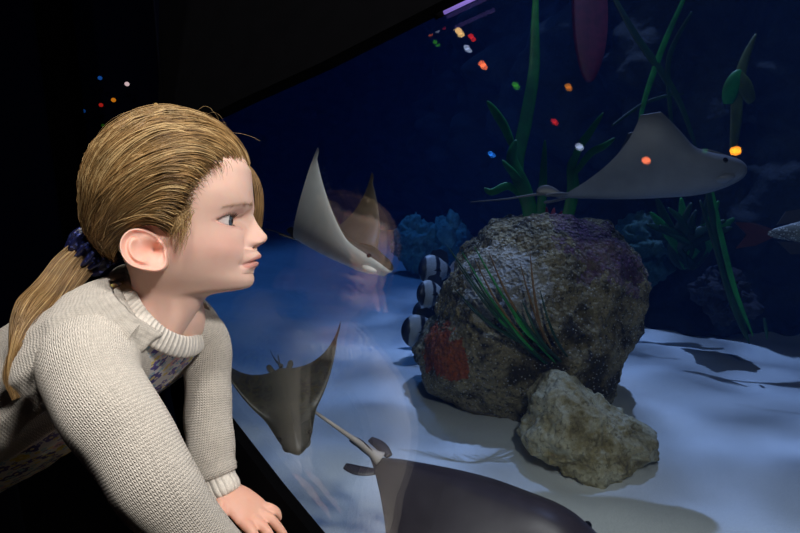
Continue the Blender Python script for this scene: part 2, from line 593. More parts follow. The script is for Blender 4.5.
def build_ear(sg):
    """ear as a shaped disc: rolled rim, inner ridge, hollow, lobe; sg=+1 near side"""
    top = hp(129, 231, .068); bot = hp(166, 269, .062)
    ctr = (np.array(top) + np.array(bot)) / 2 
    axis = unit(np.array(top) - np.array(bot)); hl = np.linalg.norm(np.array(top) - np.array(bot)) / 2 * 1.02
    fwd = np.array([-axis[1], axis[0]]) * (1 if axis[1] < 0 else -1)      # pointing forward/up
    if fwd[0] < 0: fwd = -fwd
    hwid = .0195
    nr, na = 40, 96
    vs = []; ts = []
    for i in range(nr):
        r = (i / (nr - 1))
        for j in range(na):
            th = 2 * PI * j / na
            p, q = math.cos(th), math.sin(th)        # p along axis (top +), q forward
            wid = hwid * (1 - .22 * sm(0, 1, -p)) * (1.0 if q < 0 else .82)
            p2 = p * hl * r; q2 = q * wid * r
            lobe = float(sm(-.45, -.85, p))
            front = float(sm(.35, .9, q)) * (1 - lobe)
            rim = math.exp(-((r - .90) / .085) ** 2) * (1 - .75 * lobe) * (1 - .8 * front)
            anti = math.exp(-((r - .58) / .12) ** 2) * float(sm(.25, -.25, q)) * (1 - lobe)
            conc = math.exp(-(((p2 / hl) + .08) / .34) ** 2 - ((q2 / hwid - .12) / .38) ** 2)
            trag = math.exp(-(((p2 / hl) + .10) / .15) ** 2 - ((q2 / hwid - .70) / .18) ** 2)
            h = .0068 * rim + .0050 * anti - .0115 * conc + .0060 * trag + .0012
            h -= .009 * max(0, r - .95) / .05 * (1 - front)
            tilt = (.010 - .55 * q2) if q2 < 0 else (.010 - .42 * q2)
            a = ctr[0] + axis[0] * p2 + fwd[0] * q2
            b = ctr[1] + axis[1] * p2 + fwd[1] * q2
            vs.append((a, sg * (.0605 + tilt + h), b))
            ts.append(C_SKIN * .45 + C_EAR * .55 - .05 * conc * np.array([.2, 1, 1]))
    # back of the ear: run the rim inward to the skull
    for j in range(na):
        a, l, b = vs[(nr - 1) * na + j]
        vs.append((ctr[0] + (a - ctr[0]) * .72 + .004, sg * .052, ctr[1] + (b - ctr[1]) * .72)); ts.append(C_EAR)
    vs = np.array(vs)
    f = grid_faces(nr + 1, na, True)
    if sg > 0:
        f = [tuple(reversed(x)) for x in f]
    return hw(vs[:, 0], vs[:, 1], vs[:, 2]), f, np.array(ts)

# ---- body under the clothes: torso, arms, hands, legs
SH_N = P(104, 330, .505); EL_N = P(186, 500, .495); WR_N = P(274, 594, .552)
SH_F = P(196, 326, .66); EL_F = P(211, 428, .66); WR_F = P(224, 491, .64)
NECK = P(156, 322, .615); MIDT = P(40, 397, .645); HIP = P(-80, 462, .67)

def hand(mb, wrist, knuckle_dir, palm_normal, side, scale=1.0):
    """palm and five fingers lying on a surface: knuckle_dir along the hand, palm_normal out of the back of the hand"""
    d = unit(knuckle_dir); n = unit(palm_normal - (palm_normal @ d) * d); s_ = np.cross(d, n) * side   # towards the thumb
    L = .062 * scale
    # palm
    rows = []
    for t in np.linspace(-.25, 1, 14):
        w = np.interp(t, [-.25, 0, .35, .8, 1], [.0190, .0200, .0255, .0290, .0270]) * scale
        h = np.interp(t, [-.25, 0, .35, .8, 1], [.0155, .0140, .0120, .0098, .0080]) * scale
        c = wrist + d * (t * L) + n * (.003 * math.sin(PI * max(0, t)))
        rows.append((c, w, h))
    path = np.array([r[0] for r in rows])
    tube(mb, path, np.array([[r[1], r[2]] for r in rows]), 20, up=s_)
    lens = [.052, .058, .054, .043]; offs = [.0195, .0065, -.0065, -.0190]
    for i in range(4):
        o = wrist + d * (L * (.93 - .05 * abs(i - 1.2) * .8)) + s_ * (offs[i] * scale) + n * .001
        sp = unit(d + s_ * (.19 * (1.4 - i)))
        ln = lens[i] * scale
        pts = [o - sp * .012, o, o + sp * ln * .42 + n * .0025, o + sp * ln * .72 - n * .0018, o + sp * ln - n * .0075]
        p = catmull(pts, 22)
        t = np.linspace(0, 1, 22)
        r = np.interp(t, [0, .2, .45, .72, .93, 1], [.0080, .0082, .0074, .0066, .0056, .0030]) * scale * (1 if i < 3 else .9)
        tube(mb, p, r, 14, up=n)
    o = wrist + d * .008 + s_ * .014 * scale
    td = unit(d * .62 + s_ * .80)
    pts = [o - td * .01, o + td * .012, o + td * .034 * scale - n * .002, o + unit(td + d * .4) * .052 * scale - n * .004, o + unit(td + d * .6) * .064 * scale - n * .008]
    t = np.linspace(0, 1, 22)
    tube(mb, catmull(pts, 22), np.interp(t, [0, .3, .6, .9, 1], [.0115, .0105, .0085, .0068, .0035]) * scale, 14, up=n)

def voxel(mb, size, smooth=4):
    """weld overlapping lofts into one continuous skin"""
    o = mb.build('tmp', [])
    md = o.modifiers.new('r', 'REMESH'); md.mode = 'VOXEL'; md.voxel_size = size
    m2 = o.modifiers.new('s', 'SMOOTH'); m2.iterations = smooth; m2.factor = .5
    dg = bpy.context.evaluated_depsgraph_get()
    me = bpy.data.meshes.new_from_object(o.evaluated_get(dg))
    v = np.array([x.co[:] for x in me.vertices]); f = [list(p.vertices) for p in me.polygons]
    old = o.data
    bpy.data.objects.remove(o); bpy.data.meshes.remove(old); bpy.data.meshes.remove(me)
    return v, f

LEDGE_TOP = .708
ARM_N = [P(116, 362, .590), P(93, 360, .530), P(97, 390, .502), P(127, 436, .490), P(166, 499, .490), P(214, 557, .520), P(262, 590, .545)]
ARM_F = [P(180, 330, .640), P(203, 336, .664), P(208, 365, .668), P(208, 405, .662), P(210, 440, .654), P(213, 462, .648), P(217, 476, .645)]
def build_body():
    V_, F_, T_ = [HV], [list(f) for f in HFc], [HT]
    n = len(HV)
    def put(v, f, col):
        nonlocal n
        V_.append(v); T_.append(np.tile(col, (len(v), 1)) if np.ndim(col) == 1 else col)
        F_.extend([[int(i) + n for i in q] for q in f]); n += len(v)
    for sg in (1, -1):
        v, f, t = build_ear(sg); put(v, f, t)
    mb = MB()
    for sh, el, wr, side, kd in ((SH_F, EL_F, WR_F, 1, V(.46, -.60, -.10)), (SH_N, EL_N, WR_N, -1, V(.70, -.55, .2))):
        m = MB()
        p = catmull((ARM_N[4:] if sh is SH_N else ARM_F[4:]) + [wr], 16)
        tube(m, p, np.interp(np.linspace(0, 1, 16), [0, .3, 1], [.021, .021, .0180]), 20)
        kd = np.array([kd[0], kd[1], 0.0])
        w2 = wr
        tilt = -max(0.0, (w2[2] - .012 - LEDGE_TOP)) / .105
        hand(m, w2, unit(kd) + np.array([0, 0, tilt]), np.array([0, 0, 1.0]), side, .80)
        v, f = voxel(m, .0017, 5)
        col = np.tile(C_SKIN * np.array([.90, .74, .68]), (len(v), 1))  # redder skin on the hands, also darkened for the shade they lie in
        put(v, f, col)
    m = MB()
    p = catmull([NECK + V(.01, .03, 0), NECK, MIDT, HIP, HIP + V(-.04, -.05, 0)], 30)
    t = np.linspace(0, 1, 30)
    tube(m, p, np.stack([np.interp(t, [0, .15, .3, .6, 1], [.026, .028, .040, .052, .060]), np.interp(t, [0, .12, .3, .6, 1], [.028, .036, .066, .082, .090])], 1), 28, up=CU)
    for sh, el in ((SH_N, EL_N), (SH_F, EL_F)):
        p = catmull(ARM_N if sh is SH_N else ARM_F, 30)
        tube(m, p, np.interp(np.linspace(0, 1, 30), [0, .2, 1], [.014, .022, .017]), 20)
    for sg in (1, -1):
        h = HIP + V(-.02, -.02, -.055 * sg)
        p = catmull([h, np.array([h[0] + .015, h[1], .38]), np.array([h[0] - .01, h[1], .07]), np.array([h[0] - .005, h[1], .05])], 26)
        tube(m, p, np.interp(np.linspace(0, 1, 26), [0, .3, .5, .65, .95, 1], [.07, .06, .045, .046, .03, .03]), 20)
    v, f = voxel(m, .006, 3)
    put(v, f, C_SKIN)
    o = mesh_obj('body', np.concatenate(V_), F_, SKIN, girl)
    at = o.data.color_attributes.new('tint', 'FLOAT_COLOR', 'POINT')
    tt = np.concatenate(T_); tt = np.concatenate([np.clip(tt, 0, 1), np.ones((len(tt), 1))], 1)
    at.data.foreach_set('color', tt.astype(np.float32).ravel())
    return o
body = build_body()

# ---- eyes, lashes, brows
def build_eyes():
    m, nt, b, o = new_mat('eye'); k = NB(nt)
    a = k.attr('iris').outputs['Fac']
    c = k.ramp(a, [(0.0, (.004, .004, .005)), (.22, (.004, .004, .005)), (.25, srgb(84, 92, 98)), (.40, srgb(62, 72, 82)), (.48, srgb(22, 26, 34)), (.54, srgb(222, 214, 212)), (1, srgb(222, 206, 202))])
    nt.links.new(c, b.inputs['Base Color']); b.inputs['Roughness'].default_value = .08
    b.inputs['Coat Weight'].default_value = .6
    for E, sg, R in EYES:
        v, f = icos(5)
        gaze = unit(np.array([1, .24 + .04 * sg, -.05]))
        d = np.arccos(np.clip(v @ gaze, -1, 1))
        vv = E + v * (R + .0008 * np.exp(-(d / .35) ** 2))[:, None]
        o = mesh_obj('eye', hw(vv[:, 0], vv[:, 1], vv[:, 2]), f, m, girl)
        at = o.data.attributes.new('iris', 'FLOAT', 'POINT'); at.data.foreach_set('value', d.astype(np.float32))
    lash = plain('lash', srgb(92, 66, 50), .6)
    for E, sg, R in EYES:
        mb = MB()
        for i in range(46):
            k = -0.9 + 1.85 * i / 45 
            for kind in (0, 1):
                if kind and i % 2: continue
                az = math.radians(20 + 77 * k)
                up = 25 * (1 - min(1, abs(k)) ** 2.2) + 1.5 - 2 * k; lo = -21 * (1 - min(1, abs(k)) ** 2.4) - 1 - 3 * k
                el = math.radians(up if not kind else lo)
                dr = np.array([math.cos(el) * math.cos(az), sg * math.cos(el) * math.sin(az), math.sin(el)])
                upv = np.array([0, 0, 1.0 if not kind else -1.0])
                ln = (.0062 if not kind else .0030) * random.uniform(.75, 1.15)
                out = unit(np.array([dr[0], dr[1], 0]))
                side = np.array([-dr[1], dr[0], 0]) * .25 * sg
                p0 = E + dr * (R + .0006)
                pts = np.array([p0, p0 + out * ln * .55 - upv * ln * .05 + side * ln * .4, p0 + out * ln * .85 + upv * ln * .42 + side * ln])
                pw = hw(pts[:, 0], pts[:, 1], pts[:, 2])
                tube(mb, catmull(pw, 6), np.linspace(.00022, .00006, 6) * (1 if not kind else .7), 4)
        mb.build('eyelashes', lash, girl)
    # where the brow sits on the skin: nearest head vertices
    loc = HV - HO
    la, ll, lb = loc @ HF, loc @ HL, loc @ HU
    fm = la > 0
    brm = plain('brow', srgb(200, 164, 128), .6)
    for sg in (1, -1):
        mb = MB()
        for i in range(60):
            t = random.random()
            l = .010 + .043 * t; b = BL(210.5) + .0036 * (1 - t) + .0030 * math.sin(t * PI) + random.gauss(0, .0013) * (1 - .5 * t)
            i0 = np.argmin(np.where(fm, (ll - sg * l) ** 2 + (lb - b) ** 2, 9))
            p0 = HV[i0]
            out = unit(p0 - (HO + hw(.03, 0, lb[i0]) - HO))
            tang = HL * sg * (.8 if t > .2 else .4) + HU * (.5 - .75 * t) - HF * .3 * t
            ln = .0055
            pts = [p0, p0 + unit(tang) * ln * .5 + out * .0008, p0 + unit(tang) * ln + out * .0003]
            tube(mb, catmull(pts, 4), np.array([.00016, .00016, .0001, .00005]), 3)
        mb.build('eyebrow', brm, girl)
build_eyes()

# ---- hair
HC = np.array([*hp(176, 192)])          # (a, b) centre of the hair shell
TIE = (*hp(97, 247, .012), .012)
def shell(d):
    d = np.asarray(d, float)
    af = np.where(d[..., 0] > 0, .0835, .0900)
    au = np.where(d[..., 2] > 0, .0845, .0860)
    return 1 / np.sqrt((d[..., 0] / af) ** 2 + (d[..., 1] / .0795) ** 2 + (d[..., 2] / au) ** 2)

def hpt(d, extra=0.0):
    r = shell(d) + extra
    return hw(HC[0] + d[..., 0] * r, d[..., 1] * r, HC[1] + d[..., 2] * r)

def dirof(px, py, l):
    a, b = hp(px, py, l)
    return unit((a - HC[0], l, b - HC[1]))

HAIRS = [hair_mat('hair_gold', srgb(158, 124, 78)), hair_mat('hair_brown', srgb(122, 90, 54)), hair_mat('hair_light', srgb(196, 164, 114)), hair_mat('hair_mid', srgb(142, 110, 68))]
hairline = [(173, 246, .066), (174, 232, .069), (177, 217, .071), (183, 203, .0715), (190, 188, .069), (201, 174, .062), (216, 165, .050), (232, 161, .034), (244, 160, .016), (248, 161, .0)]
HLN = np.array([dirof(*h) for h in hairline])
HLN = np.concatenate([HLN, HLN[:-1][::-1] * np.array([1, -1, 1])])
HLC = catmull(HLN, 240); HLC /= np.linalg.norm(HLC, axis=1)[:, None]
DT = unit((TIE[0] - HC[0], TIE[2], TIE[1] - HC[1]))
RT = np.linalg.norm((TIE[0] - HC[0], TIE[2], TIE[1] - HC[1]))

FACE0 = unit((1, 0, -.35))
FE1 = unit(np.array([0, 0, 1.0]) - FACE0 * FACE0[2]); FE2 = np.array([0, 1.0, 0])
_az = np.arctan2(HLC @ FE2, HLC @ FE1); _an = np.arccos(np.clip(HLC @ FACE0, -1, 1))
_o = np.argsort(_az); _az, _an = _az[_o], _an[_o]
def in_hair(d, slack=0.0):
    """is a direction behind the hairline and above the nape"""
    an = math.acos(max(-1, min(1, d @ FACE0))); az = math.atan2(d @ FE2, d @ FE1)
    lim = np.interp(az, _az, _an)
    if az < _az[0] or az > _az[-1]:
        lim = 1.62
    if d[2] < -.60: return False
    return an > lim - slack

def build_hair():
    # under layer: a cap over the skull
    nb, na = 90, 140
    vs = []; keep = np.zeros((nb, na), bool)
    for i in range(nb):
        th = PI * (i + .5) / nb
        for j in range(na):
            ph = 2 * PI * j / na
            d = np.array([math.sin(th) * math.cos(ph), math.sin(th) * math.sin(ph), math.cos(th)])
            keep[i, j] = in_hair(d)
            strand = .0016 * math.sin(46 * math.atan2(d[2] + .6, abs(d[1]) * 1.0 + .25 * (1 - d[0])))
            vs.append(hpt(d, -.0050 + strand * .6))
    f = []
    for i in range(nb - 1):
        for j in range(na):
            j2 = (j + 1) % na
            if keep[i, j] and keep[i, j2] and keep[i + 1, j] and keep[i + 1, j2]:
                f.append((i * na + j, (i + 1) * na + j, (i + 1) * na + j2, i * na + j2))
    f.append(tuple(range(na)))
    h = mesh_obj('hair', vs, f, HAIRS[3], girl)
    def strands(name, plist, parent, w=.00042, ns=3):
        """fine three-sided threads welded into one mesh"""
        V_, F_, M_ = [], [], []
        n0 = 0
        ca = np.cos(np.arange(ns) * 2 * PI / ns); sa = np.sin(np.arange(ns) * 2 * PI / ns)
        for pts, mi, rad in plist:
            p = np.asarray(pts, float); n = len(p)
            t = np.gradient(p, axis=0); t /= np.linalg.norm(t, axis=1)[:, None] + 1e-12
            a = np.cross(t, HL + .13 * HF); a /= np.linalg.norm(a, axis=1)[:, None] + 1e-9
            b_ = np.cross(t, a)
            r = (w * np.asarray(rad, float))[:, None, None]
            V_.append((p[:, None, :] + r * (ca[None, :, None] * a[:, None, :] + sa[None, :, None] * b_[:, None, :])).reshape(-1, 3))
            i = np.arange(n - 1)[:, None] * ns; j = np.arange(ns)[None, :]; j2 = (j + 1) % ns
            F_.append(np.stack([i + j, i + j2, i + ns + j2, i + ns + j], -1).reshape(-1, 4) + n0)
            M_.append(np.full((n - 1) * ns, mi, np.int32)); n0 += n * ns
        V_ = np.concatenate(V_) - np.array(girl.location); F_ = np.concatenate(F_); M_ = np.concatenate(M_)
        me = bpy.data.meshes.new(name)
        me.vertices.add(len(V_)); me.vertices.foreach_set('co', V_.ravel())
        me.loops.add(F_.size); me.loops.foreach_set('vertex_index', F_.ravel().astype(np.int32))
        me.polygons.add(len(F_)); me.polygons.foreach_set('loop_start', (np.arange(len(F_)) * 4).astype(np.int32))
        for m in HAIRS: me.materials.append(m)
        me.polygons.foreach_set('material_index', M_)
        me.polygons.foreach_set('use_smooth', np.ones(len(F_), bool))
        me.update(calc_edges=True)
        return link(bpy.data.objects.new(name, me), parent)
    # locks grow from the hairline and the scalp and are swept to the tie
    nclump = 340
    lst = []
    T = np.linspace(0, 1, 20)
    roots = []
    for i in range(nclump):
        if i < 200:
            roots.append(HLC[int(rng.integers(6, 234))])
        else:
            for _ in range(200):
                d = unit(rng.normal(size=3))
                if in_hair(d) and d[0] > -.55 and d[2] > -.3: break
            roots.append(d)
    for ci, r0 in enumerate(roots):
        bow = rng.normal(0, .10); lift = abs(rng.normal(0, .0022)); wv = rng.uniform(0, 6.28); mi_c = int(rng.choice([0, 0, 1, 2, 3, 3]))
        amp = rng.uniform(.0005, .0022)
        for k in range(int(rng.integers(20, 30))):
            s0 = unit(r0 + rng.normal(0, .034, 3)); e0 = unit(DT + rng.normal(0, .07, 3))
            cz = -.12 + (.92 + bow) * float(sm(-.45, .65, s0[2]))
            c0 = np.array([-.15 + .35 * max(0, s0[0]), 1.12 * s0[1] + .1 * bow, cz]) * 1.05
            d = ((1 - T) ** 2)[:, None] * s0 + (2 * T * (1 - T))[:, None] * c0 + (T ** 2)[:, None] * e0
            d /= np.linalg.norm(d, axis=1)[:, None]
            ex = lift * np.sin(PI * T) + amp * np.sin(T * 5 + wv) + rng.normal(0, .0009) - (.0004 + .0045 * min(1, abs(s0[1]) * 1.5)) * (1 - sm(0, .12, T)) - .0010
            # gather to the tie
            ex = ex - (shell(d) - RT) * sm(.78, 1, T)
            pts = hpt(d, ex)
            rad = np.interp(T, [0, .1, .9, 1], [.5, 1, 1, .7]) * rng.uniform(.7, 1.3)
            mi = mi_c if rng.random() < .6 else int(rng.integers(0, 4))
            lst.append((pts, mi, rad))
    strands('hair_strands', lst, h, .00046)
    # loose short locks at the temple and the far side of the brow, and flyaway hairs on top
    lst = []
    T2 = np.linspace(0, 1, 14)
    for k in range(90):     # wisps in front of the ear
        l = .0685
        x0, y0 = rng.uniform(178, 192), rng.uniform(196, 216)
        x1, y1 = x0 - rng.uniform(4, 16), y0 + rng.uniform(22, 44)
        pts = [hw(*(lambda q, L=l + z: (q[0], L, q[1]))(hp(x0 + (x1 - x0) * t + rng.uniform(1, 5) * math.sin(3.1 * t + k), y0 + (y1 - y0) * t, l))) for t, z in zip(T2, np.interp(T2, [0, .5, 1], [.001, .004, .002]))]
        lst.append((np.array(pts), int(rng.choice([0, 2, 3])), np.interp(T2, [0, .5, 1], [1, .8, .25]) * .75))
    for k in range(200):     # fine short hairs softening the hairline
        r0 = HLC[int(rng.integers(4, 112))]
        s0 = unit(r0 + rng.normal(0, .02, 3))
        e0 = unit(s0 + np.array([.10 + .08 * rng.random(), .10 * s0[1] + .05 * rng.normal(), -.16 * rng.random() - .02]) * rng.uniform(.5, 1.3))
        q = np.linspace(0, 1, 8)
        d = (1 - q)[:, None] * s0 + q[:, None] * e0; d /= np.linalg.norm(d, axis=1)[:, None]
        pts = hpt(d, -.0035 + .0035 * np.sin(PI * q) * rng.uniform(.3, 1))
        lst.append((pts, int(rng.choice([0, 2, 3])), np.linspace(.6, .15, 8)))
    for k in range(420):     # far side lock hanging beside the brow
        l = -.040 - rng.uniform(0, .022)
        u = rng.uniform(0, 1)
        v_ = rng.uniform(-1, 1); P4 = [(232 + 6 * u, 160 + 2 * v_), (246 + 5 * u + v_, 164 + 4 * u), (253 + 8 * u + v_, 184 + 3 * v_), (255 + 8 * u + v_, 206 + 3 * v_), (251 + 9 * u + 2 * v_, 220 + 10 * u)]
        pts = catmull([hw(hp(x, y, l)[0], l, hp(x, y, l)[1]) for x, y in P4], 14)
        lst.append((pts, int(rng.choice([0, 1, 3])), np.interp(T2, [0, .7, 1], [1, 1, .3]) * .9))
    for k in range(40):     # flyaways
        s0 = unit(np.array([rng.uniform(-.3, .75), rng.uniform(-.5, .6), 1.0]))
        e0 = unit(s0 + np.array([rng.uniform(-.9, .25), rng.uniform(-.3, .3), rng.uniform(-.4, .0)]))
        d = (1 - T2)[:, None] * s0 + T2[:, None] * e0; d /= np.linalg.norm(d, axis=1)[:, None]
        pts = hpt(d, .001 + rng.uniform(.002, .0085) * np.sin(PI * T2 * rng.uniform(.6, 1)))
        lst.append((pts, int(rng.choice([0, 2])), np.full(14, .22)))
    for (px0, pts_) in ((0, [(214, 146), (222, 133), (236, 133), (250, 136), (260, 141)]), (1, [(196, 122), (214, 112), (226, 126), (226, 143)]), (2, [(190, 118), (205, 106), (218, 118), (222, 140)])):
        q = catmull([hw(hp(x, y)[0], 0.0, hp(x, y)[1]) for x, y in pts_], 14)
        lst.append((q, 2, np.full(14, .3)))
    strands('loose_hair', lst, h, .00042)
    # ponytail
    cp = [P(104, 245, .600), P(90, 252, .592), P(70, 270, .575), P(48, 297, .552), P(32, 320, .530), P(18, 346, .512), P(9, 374, .505), P(18, 402, .505)]
    path = catmull(cp, 40)
    t_, N_, B_ = frames(path, CU)
    S_ = np.linspace(0, 1, 40)
    Rv = np.interp(S_, [0, .10, .3, .5, .62, .75, .9, 1], [.010, .013, .019, .018, .013, .0065, .004, .0015])
    lst = []
    for k in range(1500):
        a = rng.uniform(0, 2 * PI); rr = math.sqrt(rng.random()); tw = rng.normal(0, .5); end = int(40 * min(1, rng.choice([rng.uniform(.55, .72), rng.uniform(.65, .85), rng.uniform(.85, 1.0)], p=[.35, .35, .3])))
        if rng.random() < .25:
            a = rng.normal(PI * .5, .5)
        w1 = rng.uniform(0, 6.28)
        pts = []
        for i in range(0, end):
            an = a + tw * S_[i]
            q = rr * Rv[i] * (1 + .08 * math.sin(9 * S_[i] + w1))
            pts.append(path[i] + N_[i] * q * math.cos(an) + B_[i] * q * .75 * math.sin(an) + N_[i] * .002 * math.sin(14 * S_[i] + (a // .9)))
        lst.append((np.array(pts), int(rng.choice([0, 0, 1, 2, 3, 3])), np.interp(np.linspace(0, 1, len(pts)), [0, .8, 1], [1, 1, .3])))
    strands('ponytail', lst, h, .00046)
    return h
hair = build_hair()

# ---- dark blue hair tie with ruffles and glitter
def build_tie():
    m, nt, b, o = new_mat('navy_lurex'); k = NB(nt)
    sp = k.voro(k.obj(), 520, out='Color')
    g = k.m('GREATER_THAN', k.sep(sp)[0], .86)
    nt.links.new(k.mix(g, srgb(20, 24, 62), srgb(96, 110, 190)), b.inputs['Base Color'])
    nt.links.new(k.m('MULTIPLY', g, .8), b.inputs['Metallic']); b.inputs['Roughness'].default_value = .35
    c = P(92, 251, .592); ax = unit(P(70, 268, .592) - P(104, 245, .60))
    e1 = unit(np.cross(ax, CF)); e2 = np.cross(ax, e1)
    mb = MB()
    nu, nv = 160, 24
    vs = []
    for i in range(nu):
        u = 2 * PI * i / nu
        for j in range(nv):
            w = 2 * PI * j / nv
            ruff = 1 + .42 * math.sin(13 * u + 1.6 * math.sin(w)) + .25 * math.sin(7 * u + 2 * w)
            rr = .0085 * ruff
            R0 = .0145
            vs.append(c + (R0 + rr * math.cos(w)) * (math.cos(u) * e1 + math.sin(u) * e2) + ax * (rr * 1.35 * math.sin(w)))
    f = []
    for i in range(nu):
        for j in range(nv):
            f.append((i * nv + j, ((i + 1) % nu) * nv + j, ((i + 1) % nu) * nv + (j + 1) % nv, i * nv + (j + 1) % nv))
    o = mesh_obj('hair_tie', vs, f, m, girl)
    o['label'] = 'ruffled navy blue hair tie'
    s = girl; mbb = MB()
    for i in range(26):
        q = unit(rng.normal(size=3))
        ellipsoid(mbb, c + .0235 * (q - .6 * (q @ ax) * ax), np.eye(3) * .0021, sub=2)
    mbb.build('bead', plain('navy_bead', srgb(40, 50, 110), .15), o)
build_tie()

# ---- dress and cardigan
KNIT = knit_mat('cream_knit', srgb(230, 220, 206))
RIB = knit_mat('cream_rib', srgb(236, 227, 214), w=.0034, rib=True)
FLORAL = floral_mat('floral_cotton')

AXIS = catmull([P(176, 300, .615), NECK, P(105, 358, .632), MIDT, P(-20, 430, .66), HIP, P(-110, 475, .672)], 60)
VEN = unit(V(.50, -.86, -.05))                 # belly side
def torso_frame(s):
    i = np.clip(s, 0, 1) * (len(AXIS) - 1); k = int(min(i, len(AXIS) - 2)); u = i - k
    c = AXIS[k] * (1 - u) + AXIS[k + 1] * u
    t = unit(AXIS[min(k + 2, len(AXIS) - 1)] - AXIS[max(k - 1, 0)])
    v = unit(VEN - (VEN @ t) * t)
    lat = np.cross(t, v)                        # points to one side
    if lat @ CF > 0: lat = -lat                 # towards the viewer
    return c, v, lat
def torso_pt(s, ang, grow=0.0, belly=1.0):
    """ang 0 = back, +90 near side, 180 = belly"""
    c, v, lat = torso_frame(s)
    hwid = np.interp(s, [0, .10, .2, .3, .6, .8, 1], [.042, .072, .112, .118, .104, .104, .112]) + grow
    dors = np.interp(s, [0, .12, .25, .5, 1], [.040, .050, .062, .070, .080]) + grow
    vent = np.interp(s, [0, .12, .25, .45, .7, 1], [.030, .043, .058, .066, .070, .066]) * belly + grow
    ca, sa = math.cos(math.radians(ang)), math.sin(math.radians(ang))
    return c - v * (dors * ca if ca > 0 else vent * ca) + lat * hwid * math.copysign(abs(sa) ** .85, sa)

def torso_patch(mb, s0, s1, a0, a1, grow, ns=50, na=60, belly=1.0, ripple=0.0, thick=.004, a_of=None):
    outer = []; inner = []; uv = []
    for i in range(ns):
        s = s0 + (s1 - s0) * i / (ns - 1)
        b0, b1 = (a0, a1) if a_of is None else a_of(s)
        for j in range(na):
            an = b0 + (b1 - b0) * j / (na - 1)
            rp = ripple * (math.sin(an * .21 + s * 7) + .6 * math.sin(an * .47 - s * 11))
            nz = .0035 * fbm(torso_pt(s, an, grow), 22, 2)
            outer.append(torso_pt(s, an, grow + rp + nz, belly)); inner.append(torso_pt(s, an, grow + rp + nz - thick, belly))
            uv.append((math.radians(an) * .1, s * .42))
    f = grid_faces(ns, na)
    N = ns * na
    f2 = [tuple(reversed([x + N for x in q])) for q in f]
    rim = []
    ring = [j for j in range(na)] + [i * na + na - 1 for i in range(1, ns)] + [(ns - 1) * na + j for j in range(na - 2, -1, -1)] + [i * na for i in range(ns - 2, 0, -1)]
    for a, b in zip(ring, ring[1:] + ring[:1]):
        rim.append((b, a, a + N, b + N))
    mb.add(np.concatenate([outer, inner]), f + f2 + rim, uv + uv)

